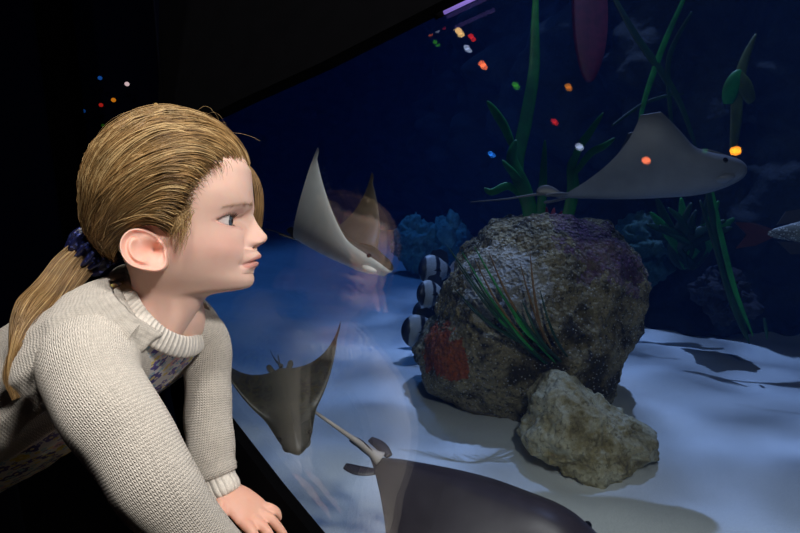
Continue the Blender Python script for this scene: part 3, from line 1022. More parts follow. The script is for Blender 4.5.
def build_clothes():
    # dress: bodice over chest and belly, then the skirt hanging behind the frame
    mb = MB()
    torso_patch(mb, .12, .93, -180, 180, .001, ns=60, na=90, belly=1.08, ripple=.0006)
    dress = mb.build('dress', FLORAL, girl)
    dress['label'] = 'white dress with small violet and yellow flowers'
    mb = MB()
    top = [torso_pt(.90, a, .006) for a in np.linspace(-180, 180, 73)]
    c = np.mean(top, axis=0)
    vs = []; uv = []
    for i in range(24):
        t = i / 23
        for j, p in enumerate(top):
            q = p * (1 - t) + (np.array([c[0] - .01, c[1], .42]) + (p - c) * np.array([1.25, 1.25, 0]) * (1 + .06 * math.sin(j * 1.05))) * t
            vs.append(q); uv.append((j * .008, t * .4))
    mb.add(vs, grid_faces(24, 73), uv)
    mb.build('skirt', FLORAL, dress)
    # cardigan
    card = MB()
    def opening(s):
        near = np.interp(s, [.12, .25, .45, .7, .9], [128, 138, 134, 125, 122])
        return (-np.interp(s, [.12, .25, .5, .9], [112, 120, 135, 140]), near)
    torso_patch(card, .10, .80, 0, 0, .011, ns=70, na=110, ripple=.0010, a_of=opening)
    cardigan = card.build('cardigan', KNIT, girl)
    cardigan['label'] = 'cream knitted cardigan worn open'
    def folds(seed, amp):
        def d(ln, a, p):
            return amp * (fbm(p, 16, 3, seed) * 1.0) + amp * .5 * math.sin(ln * 95 + 2.2 * math.sin(a + seed)) * max(0, math.cos(a - 1.0))
        return d
    mb = MB()
    pn = catmull(ARM_N, 64)
    s = np.linspace(0, 1, 64)
    tube(mb, pn, np.stack([np.interp(s, [0, .1, .25, .45, .65, .85, 1], [.034, .045, .0420, .0385, .0350, .030, .027]), np.interp(s, [0, .1, .25, .45, .65, .85, 1], [.036, .047, .0430, .0390, .0350, .030, .027])], 1), 48, up=CU, disp=folds(1.0, .06))
    mb.build('sleeve', KNIT, cardigan)
    mb = MB()
    pf = catmull(ARM_F, 60)
    s = np.linspace(0, 1, 60)
    def bunch(ln, a, p):
        t = ln / .24
        return .045 * fbm(p, 18, 3, 5.0) + .10 * math.exp(-((t - .86) / .04) ** 2) - .10 * math.exp(-((t - .93) / .025) ** 2) + .03 * math.sin(ln * 120 + math.sin(a) * 2)
    tube(mb, pf, np.interp(s, [0, .15, .35, .6, .8, .92, 1], [.028, .0285, .0275, .0270, .0265, .0255, .0225]), 44, up=CU, disp=bunch)
    mb.build('sleeve', KNIT, cardigan)
    for p0, p1, r in ((P(214, 470, .646), P(226, 496, .638), .0205), (P(256, 587, .543), P(280, 598, .553), .027)):
        mb = MB()
        pp = catmull([p0, p0 * .5 + p1 * .5, p1], 20)
        tube(mb, pp, np.interp(np.linspace(0, 1, 20), [0, .5, .9, 1], [r * 1.06, r, r * .93, r * .84]), 40, disp=lambda ln, a, p: .035 * math.sin(ln * 330))
        mb.build('cuff', RIB, cardigan)
    # ribbed neckband
    ctrl = [P(117, 276, .630), P(125, 296, .578), P(140, 320, .545), P(163, 340, .553), P(188, 347, .598), P(204, 338, .650), P(208, 316, .690), P(178, 288, .700), P(138, 270, .670)]
    c = catmull(ctrl, 120, closed=True)
    cen = c.mean(axis=0)
    mb = MB(); vs = []; uv = []
    axis = unit(V(-.50, -.80, -.08))
    nw = 18
    for i in range(120):
        out = unit((c[i] - cen) - ((c[i] - cen) @ axis) * axis)
        prof = []
        for j in range(nw):
            w = 2 * PI * j / nw
            rib = 1 + .10 * math.sin(i * PI / 1.5)
            prof.append(c[i] + (out * .50 + axis * .87) * .0118 * math.cos(w) + (out * .87 - axis * .50) * .0042 * math.sin(w) * rib)
        vs += prof; uv += [(i * .0034, j * .001) for j in range(nw)]
    f = []
    for i in range(120):
        for j in range(nw):
            f.append((i * nw + j, i * nw + (j + 1) % nw, ((i + 1) % 120) * nw + (j + 1) % nw, ((i + 1) % 120) * nw + j))
    mb.add(vs, f, uv)
    mb.build('neckband', RIB, cardigan)
    # yoke: knit between the neckband and the shoulders
    mb = MB()
    oc = [P(108, 292, .640), P(100, 318, .545), P(120, 345, .520), P(150, 362, .545), P(170, 392, .600), P(200, 368, .680), P(214, 330, .735), P(186, 296, .740), P(128, 280, .690)]
    o2 = catmull(oc, 120, closed=True)
    vs = []; uv = []
    use = [i for i in range(-42, 29)]
    for i in use:
        for j in range(16):
            t = j / 15
            k = i % 120
            q = c[k] * (1 - t) + o2[k] * t
            q = q + unit(q - P(128, 352, .632)) * (.0135 * math.sin(PI * min(1, t * 1.0)) ** .6)
            vs.append(q); uv.append((i * .0034, t * .05))
    N = len(vs); vs2 = [np.array(p) - unit(np.array(p) - P(128, 352, .632)) * .003 for p in vs]
    f = grid_faces(len(use), 16)
    mb.add(np.array(vs + vs2), f + [tuple(reversed([x + N for x in q])) for q in f], uv + uv)
    # near-front opening is left to the dress
    mb.build('yoke', KNIT, cardigan)
    # dark leggings and shoes below the frame
    lg = plain('black_leggings', (.012, .012, .014), .8)
    sh = plain('black_shoe', (.015, .015, .017), .4)
    for sg in (1, -1):
        h = HIP + V(-.02, -.02, -.055 * sg)
        p = catmull([h, np.array([h[0] + .015, h[1], .38]), np.array([h[0] - .01, h[1], .07]), np.array([h[0] - .005, h[1], .05])], 26)
        tube_obj('legging', p, np.interp(np.linspace(0, 1, 26), [0, .3, .5, .65, .95, 1], [.076, .065, .050, .051, .034, .034]), lg, girl, 22)
        mb = MB(); q = np.array([h[0] + .035, h[1], .035])
        v, f = icos(3)
        vv = v * np.array([.095, .036, .045]); vv[:, 2] = np.maximum(vv[:, 2], -.034)
        mb.add(q + vv, f); mb.build('shoe', sh, girl)
build_clothes()

# ================================================================== THE TANK
SAND = CAM[2] - .75

# ---- sand bed
def sand_mat():
    m, nt, b, o = new_mat('pale_sand'); k = NB(nt)
    g = k.noise(k.obj(), 420, 2); l = k.noise(k.obj(), 3.2, 4)
    c = k.mix(.5, k.ramp(l, [(.3, srgb(196, 196, 186)), (.7, srgb(226, 224, 214))]), k.ramp(g, [(.3, srgb(176, 176, 166)), (.7, srgb(240, 238, 230))]))
    nt.links.new(c, b.inputs['Base Color']); b.inputs['Roughness'].default_value = .95
    nt.links.new(k.bump(g, .25, .002), b.inputs['Normal'])
    return m
def sand_h(x, y):
    h = .022 * fbm((x, y, 0), 1.6, 3, 3.0) + .010 * fbm((x, y, .5), 5, 3, 9.0)
    h += .006 * math.sin(26 * (y + .35 * x) + 4 * fbm((x, y, 1), 2.2, 2))
    return h
def build_sand():
    vs = []; nx, ny = 190, 190
    xs = np.linspace(-3.2, 3.4, nx); ys = np.linspace(-.3, 1, ny) ** 1.0
    ys = np.interp(np.linspace(0, 1, ny), [0, .55, 1], [.0, 2.6, 6.8])
    idx = {}
    for j, y in enumerate(ys):
        for i, x in enumerate(xs):
            vs.append((x, y, SAND + sand_h(x, y)))
    vs = np.array(vs)
    # keep only what lies behind the pane and inside the side wall, trimmed flush to the wall
    front = (vs - CAM) @ PANE_N > PANE_D + .035
    wx = -.35 - (vs[:, 1] - .86) * .4131
    inside = vs[:, 0] > wx
    f = [q for q in grid_faces(ny, nx) if all(front[i] for i in q) and any(inside[i] for i in q)]
    vs[:, 0] = np.maximum(vs[:, 0], wx)
    used = sorted({i for q in f for i in q}); mp = {a: b for b, a in enumerate(used)}
    o = mesh_obj('floor_tank', vs[used], [[mp[i] for i in q] for q in f], sand_mat())
    struct(o); o['label'] = 'pale rippled sand covering the bottom of the tank'; o['category'] = 'sand'
build_sand()

# ---- rocks
def blob(outline, zc, depth, amp, seed, sub=6, centre=None, cells=0.0, fq=1.0):
    """a rock with the given outline seen from the front, its own depth behind, and a rough skin"""
    pts = np.array([P(*q, zc) for q in outline])
    c = P(*centre, zc) if centre else pts.mean(axis=0)
    d = pts - c
    ang = np.arctan2(d @ CU, d @ CX); rad = np.hypot(d @ CU, d @ CX)
    o = np.argsort(ang); ang, rad = ang[o], rad[o]
    ang3 = np.concatenate([ang - 2 * PI, ang, ang + 2 * PI]); rad3 = np.concatenate([rad] * 3)
    v, f = icos(sub)
    th = np.arctan2(v[:, 1], v[:, 0]); r = np.interp(th, ang3, rad3)
    sp = np.hypot(v[:, 0], v[:, 1])
    sp = np.sin(np.arcsin(np.clip(sp, 0, 1))) ** .85
    dep = np.sign(v[:, 2]) * np.abs(v[:, 2]) ** .9 * depth
    base = c + (sp * r * np.cos(th))[:, None] * CX + (sp * r * np.sin(th))[:, None] * CU + dep[:, None] * CF
    out = np.array([unit(x) for x in (base - c)])
    disp = np.empty(len(v))
    for i, p in enumerate(base):
        a = fbm(p, 4.2 * fq, 3, seed) * 1.0 + fbm(p, 12 * fq, 3, seed + 5) * .55 + abs(fbm(p, 34 * fq, 2, seed + 9)) * .28
        disp[i] = a
    if cells:
        for i, p in enumerate(base):
            ds = mn.voronoi(Vector(p * 30), distance_metric='DISTANCE')[0]
            disp[i] += cells * (ds[1] - ds[0])
    return base + out * (amp * disp)[:, None], f, c

def rock_mat():
    m, nt, b, o = new_mat('encrusted_rock'); k = NB(nt)
    ob = k.obj()
    big = k.noise(ob, 7, 5, .65); fine = k.noise(ob, 70, 4, .7); cell = k.voro(ob, 95)
    c = k.ramp(big, [(.28, srgb(44, 38, 24)), (.42, srgb(74, 62, 32)), (.55, srgb(170, 152, 108)), (.66, srgb(56, 48, 26)), (.8, srgb(140, 122, 76))])
    c = k.mix(k.m('MULTIPLY', k.m('GREATER_THAN', fine, .60), .75), c, srgb(34, 30, 16))
    c = k.mix(k.m('MULTIPLY', k.m('LESS_THAN', cell, .22), .6), c, srgb(216, 208, 190))
    # crusts: orange sponge low on the left, violet coralline algae up on the right, red weed on top
    pal = k.attr('crust').outputs['Color']
    r, g, bl = k.sep(pal)
    edge = k.m('MULTIPLY', k.m('SUBTRACT', k.noise(ob, 22, 5, .7), .5), 1.3)
    om = k.m('GREATER_THAN', k.m('ADD', r, edge), .5)
    vm = k.m('GREATER_THAN', k.m('ADD', g, k.m('MULTIPLY', edge, 1.4)), .52)
    wm = k.m('GREATER_THAN', k.m('ADD', bl, edge), .5)
    c = k.mix(k.m('MULTIPLY', wm, .6), c, srgb(206, 198, 180))
    c = k.mix(k.m('MULTIPLY', vm, .55), c, k.ramp(fine, [(.35, srgb(44, 22, 50)), (.6, srgb(120, 66, 116)), (.75, srgb(190, 150, 176))]))
    c = k.mix(k.m('MULTIPLY', om, .85), c, k.ramp(fine, [(.3, srgb(110, 40, 8)), (.7, srgb(206, 92, 20))]))
    nt.links.new(c, b.inputs['Base Color']); b.inputs['Roughness'].default_value = .9
    h = k.m('ADD', fine, k.m('MULTIPLY', cell, .8))
    nt.links.new(k.bump(h, 1.0, .016), b.inputs['Normal'])
    return m
def crust(o, spots):
    """spots: list of (centre, radius, channel)"""
    me = o.data; n = len(me.vertices)
    v = np.zeros(n * 3); me.vertices.foreach_get('co', v); v = v.reshape(-1, 3) + np.array(o.location)
    col = np.zeros((n, 4)); col[:, 3] = 1
    for c, r, ch in spots:
        col[:, ch] = np.maximum(col[:, ch], np.exp(-(np.linalg.norm(v - c, axis=1) / r) ** 2))
    at = me.color_attributes.new('crust', 'FLOAT_COLOR', 'POINT'); at.data.foreach_set('color', col.astype(np.float32).ravel())

big_out = [(462, 252), (484, 231), (518, 218), (558, 213), (596, 222), (622, 246), (640, 276), (634, 306), (620, 338), (606, 382), (594, 408), (570, 428), (545, 436), (520, 432), (488, 420), (452, 400), (430, 384), (424, 348), (436, 316), (444, 284)]
v, f, c = blob(big_out, 1.72, .25, .030, 2.0, 7, (535, 318), cells=.22)
rock = mesh_obj('rock', v, f, rock_mat())
crust(rock, [(P(452, 354, 1.57), .090, 0), (P(440, 350, 1.64), .085, 0), (P(610, 250, 1.56), .15, 1), (P(580, 232, 1.60), .12, 1), (P(630, 276, 1.66), .09, 1), (P(505, 285, 1.5), .14, 2), (P(478, 262, 1.6), .07, 2)])
recentre(rock); tag(rock, 'tall encrusted rock with an orange patch and violet top standing on the sand', 'rock')

def pale_rock_mat():
    m, nt, b, o = new_mat('pale_rock'); k = NB(nt)
    ob = k.obj(); a = k.noise(ob, 14, 5, .7); d = k.noise(ob, 90, 3)
    c = k.ramp(a, [(.3, srgb(84, 68, 34)), (.45, srgb(158, 142, 96)), (.6, srgb(200, 190, 154)), (.75, srgb(126, 110, 66))])
    c = k.mix(k.m('MULTIPLY', k.m('GREATER_THAN', d, .6), .5), c, srgb(96, 84, 52))
    nt.links.new(c, b.inputs['Base Color']); b.inputs['Roughness'].default_value = .9
    nt.links.new(k.bump(k.m('ADD', a, k.m('MULTIPLY', d, .4)), .8, .008), b.inputs['Normal'])
    return m
small_out = [(533, 396), (548, 384), (562, 378), (577, 383), (590, 396), (606, 404), (620, 410), (642, 424), (656, 434), (652, 455), (634, 466), (622, 480), (606, 492), (586, 490), (566, 474), (548, 458), (528, 448), (521, 432), (529, 414)]
v, f, c = blob(small_out, 1.40, .115, .024, 14.0, 7, (588, 434), cells=.3, fq=2.0)
r2 = recentre(mesh_obj('rock', v, f, pale_rock_mat()))
tag(r2, 'low pale yellowish rock lying on the sand in front of the tall encrusted rock', 'rock')

# ---- dark rockwork along the back
def back_mat(name, a, b_, c_):
    m, nt, b, o = new_mat(name); k = NB(nt)
    ob = k.obj(); n1 = k.noise(ob, 5, 6, .7); n2 = k.noise(ob, 40, 4)
    c = k.ramp(n1, [(.3, a), (.5, b_), (.68, c_)])
    c = k.mix(k.m('MULTIPLY', k.m('GREATER_THAN', n2, .58), .5), c, a)
    nt.links.new(c, b.inputs['Base Color']); b.inputs['Roughness'].default_value = .95
    nt.links.new(k.bump(n2, .8, .01), b.inputs['Normal'])
    return m
def build_back():
    mt = back_mat('reef_rock', srgb(20, 26, 32), srgb(38, 45, 50), srgb(58, 64, 66))
    # plan of the wall's foot, left to right, deep on the left and near on the right
    foot = catmull([(-2.9, 6.4, 0), (-1.3, 5.6, 0), (-.1, 4.9, 0), (.62, 3.3, 0), (1.10, 2.38, 0), (1.62, 2.05, 0), (2.2, 1.75, 0), (3.1, 1.2, 0)], 220)
    nz = 110
    vs = []
    for i, p in enumerate(foot):
        t = unit(foot[min(i + 1, 219)] - foot[max(i - 1, 0)]); nrm = np.array([t[1], -t[0], 0])      # towards the viewer
        for j in range(nz):
            z = SAND - .05 + 1.75 * j / (nz - 1)
            q = np.array([p[0], p[1], z])
            w = .26 * fbm(q, 1.3, 4, 21) + .10 * fbm(q, 5, 3, 4) + .03 * fbm(q, 16, 2, 8)
            und = -.10 * math.exp(-((z - SAND - .18) / .14) ** 2)
            vs.append(q + nrm * (w + und))
    o = mesh_obj('wall_back', vs, grid_faces(220, nz), mt); struct(o)
    o['label'] = 'dark reef rock wall at the back of the tank'
build_back()

def build_shell():
    """dark blue painted sides of the tank"""
    bl = plain('tank_blue', srgb(4, 12, 40), .8, var=.2, scale=2)
    H = 2.35
    pl = [(-3.2, 7.0), (3.6, 7.0), (3.6, -.6)]
    vs = []; 
    for x, y in pl: vs += [(x, y, SAND - .1), (x, y, H)]
    o = mesh_obj('wall_tank', vs, [(0, 2, 3, 1), (2, 4, 5, 3)], bl, smooth=False); struct(o)
build_shell()

# ---- rays
def ray_mats():
    def top(name, c0, c1, spots=0.0):
        m, nt, b, o = new_mat(name); k = NB(nt)
        n = k.noise(k.obj(), 16, 4)
        c = k.ramp(n, [(.3, c0), (.7, c1)])
        if spots:
            c = k.mix(k.m('MULTIPLY', k.m('LESS_THAN', k.voro(k.obj(), 75), .25), spots), c, (.02, .02, .02))
        nt.links.new(c, b.inputs['Base Color']); b.inputs['Roughness'].default_value = .42
        return m
    return dict(brown=top('ray_brown', srgb(86, 76, 64), srgb(112, 100, 84)), grey=top('ray_grey', srgb(70, 72, 76), srgb(92, 94, 98)),
                dark=top('ray_dark', srgb(46, 40, 46), srgb(62, 56, 62)), olive=top('ray_olive', srgb(44, 44, 38), srgb(66, 64, 54), .8),
                white=top('ray_belly', srgb(236, 238, 234), srgb(246, 248, 246)), pale=top('ray_belly_grey', srgb(90, 97, 108), srgb(110, 117, 128)),
                sand=top('ray_belly_olive', srgb(110, 108, 90), srgb(136, 134, 112)))
RM = ray_mats()
EYEB = plain('fish_eye', (.008, .008, .01), .1)
FINP = plain('fin_pale', srgb(190, 180, 172), .5)

def make_ray(nose, tailbase, up, span, bendR, bendL, top, belly, label, tail=None, thick=.10, sweep=.10, kpow=1.0, lobe=True, tail_r=.02, group='rays in the tank'):
    """nose and tailbase in world; up roughly; span = half wing span / body length; bend in degrees at the wing tips"""
    L = np.linalg.norm(nose - tailbase); fw = unit(nose - tailbase)
    up = unit(up - (up @ fw) * fw); rt = np.cross(fw, up)
    ctr = (nose + tailbase) / 2
    root = empty('cownose_ray', ctr)
    tag(root, label, 'ray', group)
    def mid(s, bend):
        # walk along the bent wing
        n = 24; y = z = 0.0
        for i in range(n):
            u = s * (i + .5) / n
            a = math.radians(bend) * u ** kpow if bend >= 0 else -math.radians(-bend) * u ** kpow
            y += math.cos(a) * span * s / n; z += math.sin(a) * span * s / n
        a = math.radians(abs(bend)) * s ** kpow * (1 if bend >= 0 else -1)
        return y, z, a
    ns, nc = 45, 30
    vs = []; mi = []
    chordu = (1 - np.cos(np.linspace(0, PI, nc))) / 2
    rows = []
    for i in range(-ns, ns + 1):
        sg = 1 if i >= 0 else -1
        s = abs(i) / ns
        s = s * (2 - s) * .5 + s * .5
        y, z, a = mid(s, bendR if sg > 0 else bendL)
        w = s
        # plan: head lobe, swept leading edge, concave trailing edge
        xl = .30 - .40 * w ** 1.25 - sweep * w + .20 * math.exp(-(w * span / .15) ** 4)
        xt = -.48 + .36 * w ** .9 - sweep * .55 * w + .07 * math.sin(PI * w)
        mn_ = .055 * math.sqrt(max(0.0, 1 - w ** 6)) + .004
        if xl - xt < mn_: xl = xt + mn_
        th = thick * ((1 - w) ** 1.35 * .9 + .05 * (1 - w) + .004) + .035 * math.exp(-(w * span / .13) ** 2)
        for sd in (1, -1):
            for c in (chordu if sd > 0 else chordu[::-1]):
                x = xl + (xt - xl) * c
                prof = 2.2 * math.sqrt(max(c, 0)) * (1 - c) ** 1.05
                head = .030 * math.exp(-((x - .28) / .14) ** 2 - (w * span / .10) ** 2)
                h = th * prof * (.62 if sd > 0 else .38) + (head if sd > 0 else head * .3) * min(1, 6 * c * (1 - c) + .1)
                lx = x; ly = y * sg - sg * math.sin(a) * h * sd; lz = z + math.cos(a) * h * sd
                vs.append(ctr + L * (lx * fw + ly * rt + lz * up))
    R = 2 * nc
    f = []
    for i in range(2 * ns):
        for j in range(R):
            j2 = (j + 1) % R
            f.append((i * R + j, i * R + j2, (i + 1) * R + j2, (i + 1) * R + j)); mi.append(0 if j < nc - 1 else 1)
    f.append(tuple(range(R - 1, -1, -1))); mi.append(0)
    f.append(tuple((2 * ns) * R + j for j in range(R))); mi.append(0)
    f = [tuple(reversed(q)) for q in f]
    mesh_obj('body', vs, f, [top, belly], root, midx=mi)
    W = lambda x, y, z: ctr + L * (x * fw + y * rt + z * up)
    for sg in (1, -1):
        mb = MB(); ellipsoid(mb, W(.37, .105 * sg, .052), np.eye(3) * .016 * L, sub=3); mb.build('eye', EYEB, root)
    if lobe:
        for sg in (1, -1):
            mb = MB(); ellipsoid(mb, W(.365, .055 * sg, -.030), L * np.array([.060 * fw, .046 * rt, .026 * up]), sub=3)
            o = mb.build('cephalic_lobe', belly, root)
    for sg in (1, -1):
        mb = MB(); blade(mb, [W(-.42, .05 * sg, 0), W(-.48, .08 * sg, .0), W(-.54, .09 * sg, 0)], .026 * L, .007 * L, up=rt, n=14, prof=lambda s: .6 + .4 * np.sin(PI * s)); mb.build('pelvic_fin', top, root)
    mb = MB(); blade(mb, [W(-.46, 0, .015), W(-.53, 0, .05), W(-.58, 0, .045)], .03 * L, .006 * L, up=fw, n=12); mb.build('dorsal_fin', top, root)
    if tail is None:
        tail = [W(-.46, 0, .01), W(-.7, 0, .02), W(-1.0, .02, .03), W(-1.4, .03, .02)]
    mb = MB(); pp = catmull(tail, 30); tube(mb, pp, np.interp(np.linspace(0, 1, 30), [0, .15, .5, 1], [tail_r, tail_r * .55, tail_r * .3, tail_r * .12]) * L, 10); mb.build('tail', FINP if tail_r > .021 else top, root)
    return root

# pale ray by the girl's face: comes on to the right and towards us, wings raised
make_ray(P(391, 271, .98), P(292, 238, 1.14), V(.12, 1, .12), .78, 96, 100, RM['brown'], RM['white'],
         'pale bellied ray with both wings raised right beside the girl\'s face', kpow=.5, sweep=.10, thick=.17, tail=[P(300, 240, 1.14), P(290, 237, 1.17), P(280, 233, 1.2), P(262, 228, 1.28)])
# grey ray crossing above the tall rock
make_ray(P(746, 172, 1.20), P(552, 198, 1.28), V(-.05, 1, .12), .40, 80, 92, RM['grey'], RM['pale'],
         'grey ray crossing above the tall rock with one wing held up', kpow=.35, sweep=-.18, thick=.24, tail=[P(562, 195, 1.28), P(540, 194, 1.29), P(505, 199, 1.31), P(470, 202, 1.34)])
# dark ray low at the bottom of the picture
make_ray(P(616, 578, .78), P(366, 456, .98), V(-.05, .95, -.42), .66, -24, -88, RM['dark'], RM['white'],
         'large dark backed ray gliding low across the bottom with a white tail root', kpow=.6, sweep=-.12, thick=.20, tail=[P(380, 459, .97), P(362, 445, .97), P(335, 426, .96), P(298, 400, .95)], tail_r=.034)
# olive ray pressed close to the pane at its lower edge
make_ray(P(299, 455, .86), P(280, 366, 1.05), V(-.05, .9, -.4), .74, 76, 72, RM['olive'], RM['sand'],
         'olive ray with spotted wing diving close behind the lower edge of the pane', kpow=.55, sweep=.18, thick=.14, tail=[P(281, 366, 1.05), P(277, 362, 1.12), P(273, 356, 1.2), P(270, 350, 1.3)])

# only a wing tip and part of the back show at the right edge
make_ray(P(905, 296, 1.50), P(818, 255, 1.58), V(.1, .8, -.5), .95, -10, -30, RM['dark'], RM['white'],
         'ray cut off by the right edge, its pale wing tip low over the sand', kpow=1.0, sweep=.10)

# ---- fish
def fish_mat(kind):
    m, nt, b, o = new_mat(kind); k = NB(nt)
    u = k.attr('along').outputs['Fac']
    if kind == 'banded':
        n = k.m('MULTIPLY', k.m('SUBTRACT', k.noise(k.obj(), 60, 3), .5), .10)
        c = k.ramp(k.m('ADD', u, n), [(0, (.012, .013, .018)), (.17, (.012, .013, .018)), (.20, srgb(160, 162, 158)), (.46, srgb(168, 170, 164)), (.49, (.012, .013, .018)), (.60, (.012, .013, .018)), (.63, srgb(165, 167, 162)), (.86, srgb(150, 152, 148)), (.89, (.014, .015, .02))])
    else:
        s = k.m('LESS_THAN', k.voro(k.obj(), 110), .30)
        c = k.mix(s, k.ramp(k.noise(k.obj(), 20, 3), [(.3, srgb(96, 98, 88)), (.7, srgb(140, 140, 124))]), srgb(206, 204, 190))
    nt.links.new(c, b.inputs['Base Color']); b.inputs['Roughness'].default_value = .4
    return m
FB = fish_mat('banded'); FS = fish_mat('speckled')
FINB = plain('fin_black', (.014, .015, .02), .5)
def make_fish(centre, fw, up, L, H, W, mat, fin, label, group=None, cat='fish', tailmat=None):
    fw = unit(fw); up = unit(up - (up @ fw) * fw); rt = np.cross(fw, up)
    root = empty('fish', centre); tag(root, label, cat, group)
    WW = lambda x, y, z: centre + L * x * fw + L * y * rt + L * z * up
    n, m_ = 50, 28
    vs = []; al = []
    for i in range(n):
        t = i / (n - 1); x = .5 - .92 * t
        e = max(.0015, (math.sin(PI * min(1, t ** .72 * .97)) ** .75) * (1 - .12 * t))
        hh = max(e, .14 if t > .8 else 0) * H * .5 ; ww = max(e * (1 - .35 * t), .02) * W * .5
        for j in range(m_):
            a = 2 * PI * j / m_
            vs.append(WW(x, ww * math.cos(a), hh * math.sin(a))); al.append(t)
    f = grid_faces(n, m_, True) + [tuple(range(m_ - 1, -1, -1)), tuple((n - 1) * m_ + j for j in range(m_))]
    o = mesh_obj('body', vs, f, mat, root)
    at = o.data.attributes.new('along', 'FLOAT', 'POINT'); at.data.foreach_set('value', np.array(al, np.float32))
    def fin_(name, pts, mtl, th=.012):
        a = np.array([WW(*p) for p in pts]); off = rt * L * th
        mid = a.mean(axis=0)
        nn = len(a)
        v = np.concatenate([a - off * .5, a + off * .5])
        ff = [tuple(range(nn - 1, -1, -1)), tuple(range(nn, 2 * nn))] + [(i, (i + 1) % nn, nn + (i + 1) % nn, nn + i) for i in range(nn)]
        mesh_obj(name, v, ff, mtl, root, smooth=False)
    h = H * .5
    fin_('dorsal_fin', [(.22, 0, h * .78), (.12, 0, h * 1.22), (-.10, 0, h * 1.36), (-.30, 0, h * 1.15), (-.36, 0, h * .45), (-.1, 0, h * .7)], fin)
    fin_('anal_fin', [(.0, 0, -h * .8), (-.08, 0, -h * 1.22), (-.28, 0, -h * 1.2), (-.36, 0, -h * .45)], fin)
    fin_('pelvic_fin', [(.2, .03, -h * .75), (.12, .04, -h * 1.35), (.06, .03, -h * .85)], fin)
    fin_('tail_fin', [(-.38, 0, h * .20), (-.50, 0, h * .62), (-.62, 0, h * .72), (-.55, 0, 0), (-.62, 0, -h * .72), (-.50, 0, -h * .62), (-.38, 0, -h * .20)], tailmat or FINP)
    for sg in (1, -1):
        fin_('pectoral_fin', [(.14, sg * W * .46, -.02), (.02, sg * (W * .5 + .06), .06), (-.04, sg * (W * .5 + .05), -.04)], fin, .006)
        mb = MB(); ellipsoid(mb, WW(.36, sg * W * .23, H * .10), np.eye(3) * .030 * L, sub=2); mb.build('eye', EYEB, root)
    return root
grp = 'black and white banded fish beside the tall rock'
make_fish(P(436, 270, 2.14), V(-.92, .05, -.4), CU, .150, .80, .34, FB, FINB, 'topmost and darkest of the four banded fish beside the tall rock', grp)
make_fish(P(432, 294, 2.02), V(-.8, .04, -.55), CU, .135, .78, .36, FB, FINB, 'rounded banded fish, second from the top beside the tall rock', grp)
make_fish(P(428, 313, 2.15), V(-.85, .10, -.5), V(.1, 1, 0), .138, .74, .36, FB, FINB, 'banded fish tucked just above the lowest one beside the tall rock', grp)
make_fish(P(422, 331, 1.99), V(-.95, .02, -.25), CU, .155, .80, .34, FB, FINB, 'whitest and lowest of the four banded fish beside the tall rock', grp)
make_fish(P(836, 230, 1.78), V(1, .05, -.1), CU, .49, .24, .16, FS, plain('fin_dark', srgb(70, 66, 60), .5), 'speckled grey fish leaving past the right edge, reddish tail tip behind', tailmat=plain('fin_red', srgb(84, 40, 30), .5))

# ---- plants
GRN = plain('weed_green', srgb(32, 126, 46), .5, var=.35, scale=20)
GRD = plain('weed_dark_green', srgb(16, 58, 26), .5, var=.35, scale=20)
OLV = plain('weed_olive', srgb(70, 84, 20), .5, var=.3, scale=20)
BRN = plain('weed_brown', srgb(126, 92, 46), .6, var=.3)
RED = plain('weed_red', srgb(130, 34, 46), .6, var=.35, scale=30)
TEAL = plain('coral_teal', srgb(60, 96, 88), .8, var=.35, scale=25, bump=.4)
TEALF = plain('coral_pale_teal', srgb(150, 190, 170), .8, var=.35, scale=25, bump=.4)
MAU = plain('coral_mauve', srgb(34, 34, 40), .8, var=.3, scale=25, bump=.4)

def plant(name, label, cat, base, blades, group=None, part='blade'):
    """blades: (list of (px,py,z), width m, material)"""
    root = empty(name, base); tag(root, label, cat, group)
    for pts, w, m in blades:
        mb = MB(); blade(mb, [P(*q) for q in pts], w, max(.0016, w * .16), up=CF if False else unit(np.cross(P(*pts[-1]) - P(*pts[0]), CF)), n=30)
        mb.build(part, m, root)
    return root
Z = 1.72
plant('kelp', 'tall green strap weed growing from the top of the rock up out of view', 'water plant', P(532, 243, Z), [
    ([(532, 246, Z), (527, 205, Z - .02), (517, 168, Z - .02), (526, 120, Z), (534, 70, Z + .02), (535, 20, Z + .03), (537, -40, Z + .04)], .020, GRN),
    ([(524, 246, Z - .02), (530, 215, Z - .03), (524, 190, Z - .03), (512, 160, Z - .03), (516, 140, Z - .03)], .024, GRN),
    ([(514, 150, Z - .02), (505, 128, Z - .03), (495, 112, Z - .04), (487, 101, Z - .05)], .014, GRN),
    ([(520, 196, Z - .03), (508, 186, Z - .05), (492, 192, Z - .06), (484, 188, Z - .06)], .012, GRN),
    ([(522, 182, Z - .03), (512, 172, Z - .05), (502, 160, Z - .05)], .011, GRN),
    ([(538, 244, Z - .02), (541, 210, Z - .03), (543, 180, Z - .03), (545, 140, Z - .04)], .014, GRN)])
plant('kelp', 'shorter branching green weed on the rock just left of the grey ray\'s wing', 'water plant', P(556, 246, Z), [
    ([(553, 248, Z - .03), (566, 222, Z - .04), (573, 190, Z - .04), (572, 165, Z - .04), (580, 150, Z - .05)], .019, GRN),
    ([(572, 172, Z - .04), (578, 150, Z - .04), (590, 132, Z - .05), (603, 113, Z - .06)], .012, GRN),
    ([(573, 176, Z - .04), (590, 154, Z - .05), (604, 146, Z - .06), (615, 138, Z - .06)], .011, GRN)])
plant('red_weed', 'clump of crimson feathery weed between the green straps on the rock', 'water plant', P(548, 240, Z), [
    ([(546 + dx, 246, Z - .01 + dz), (547 + dx * 1.6, 230, Z - .02 + dz), (549 + dx * 2.6, 206 + abs(dx), Z - .03)], .012, RED) for dx, dz in ((-4, 0), (-1, .02), (2, -.02), (5, .01), (8, -.01))])
G = []
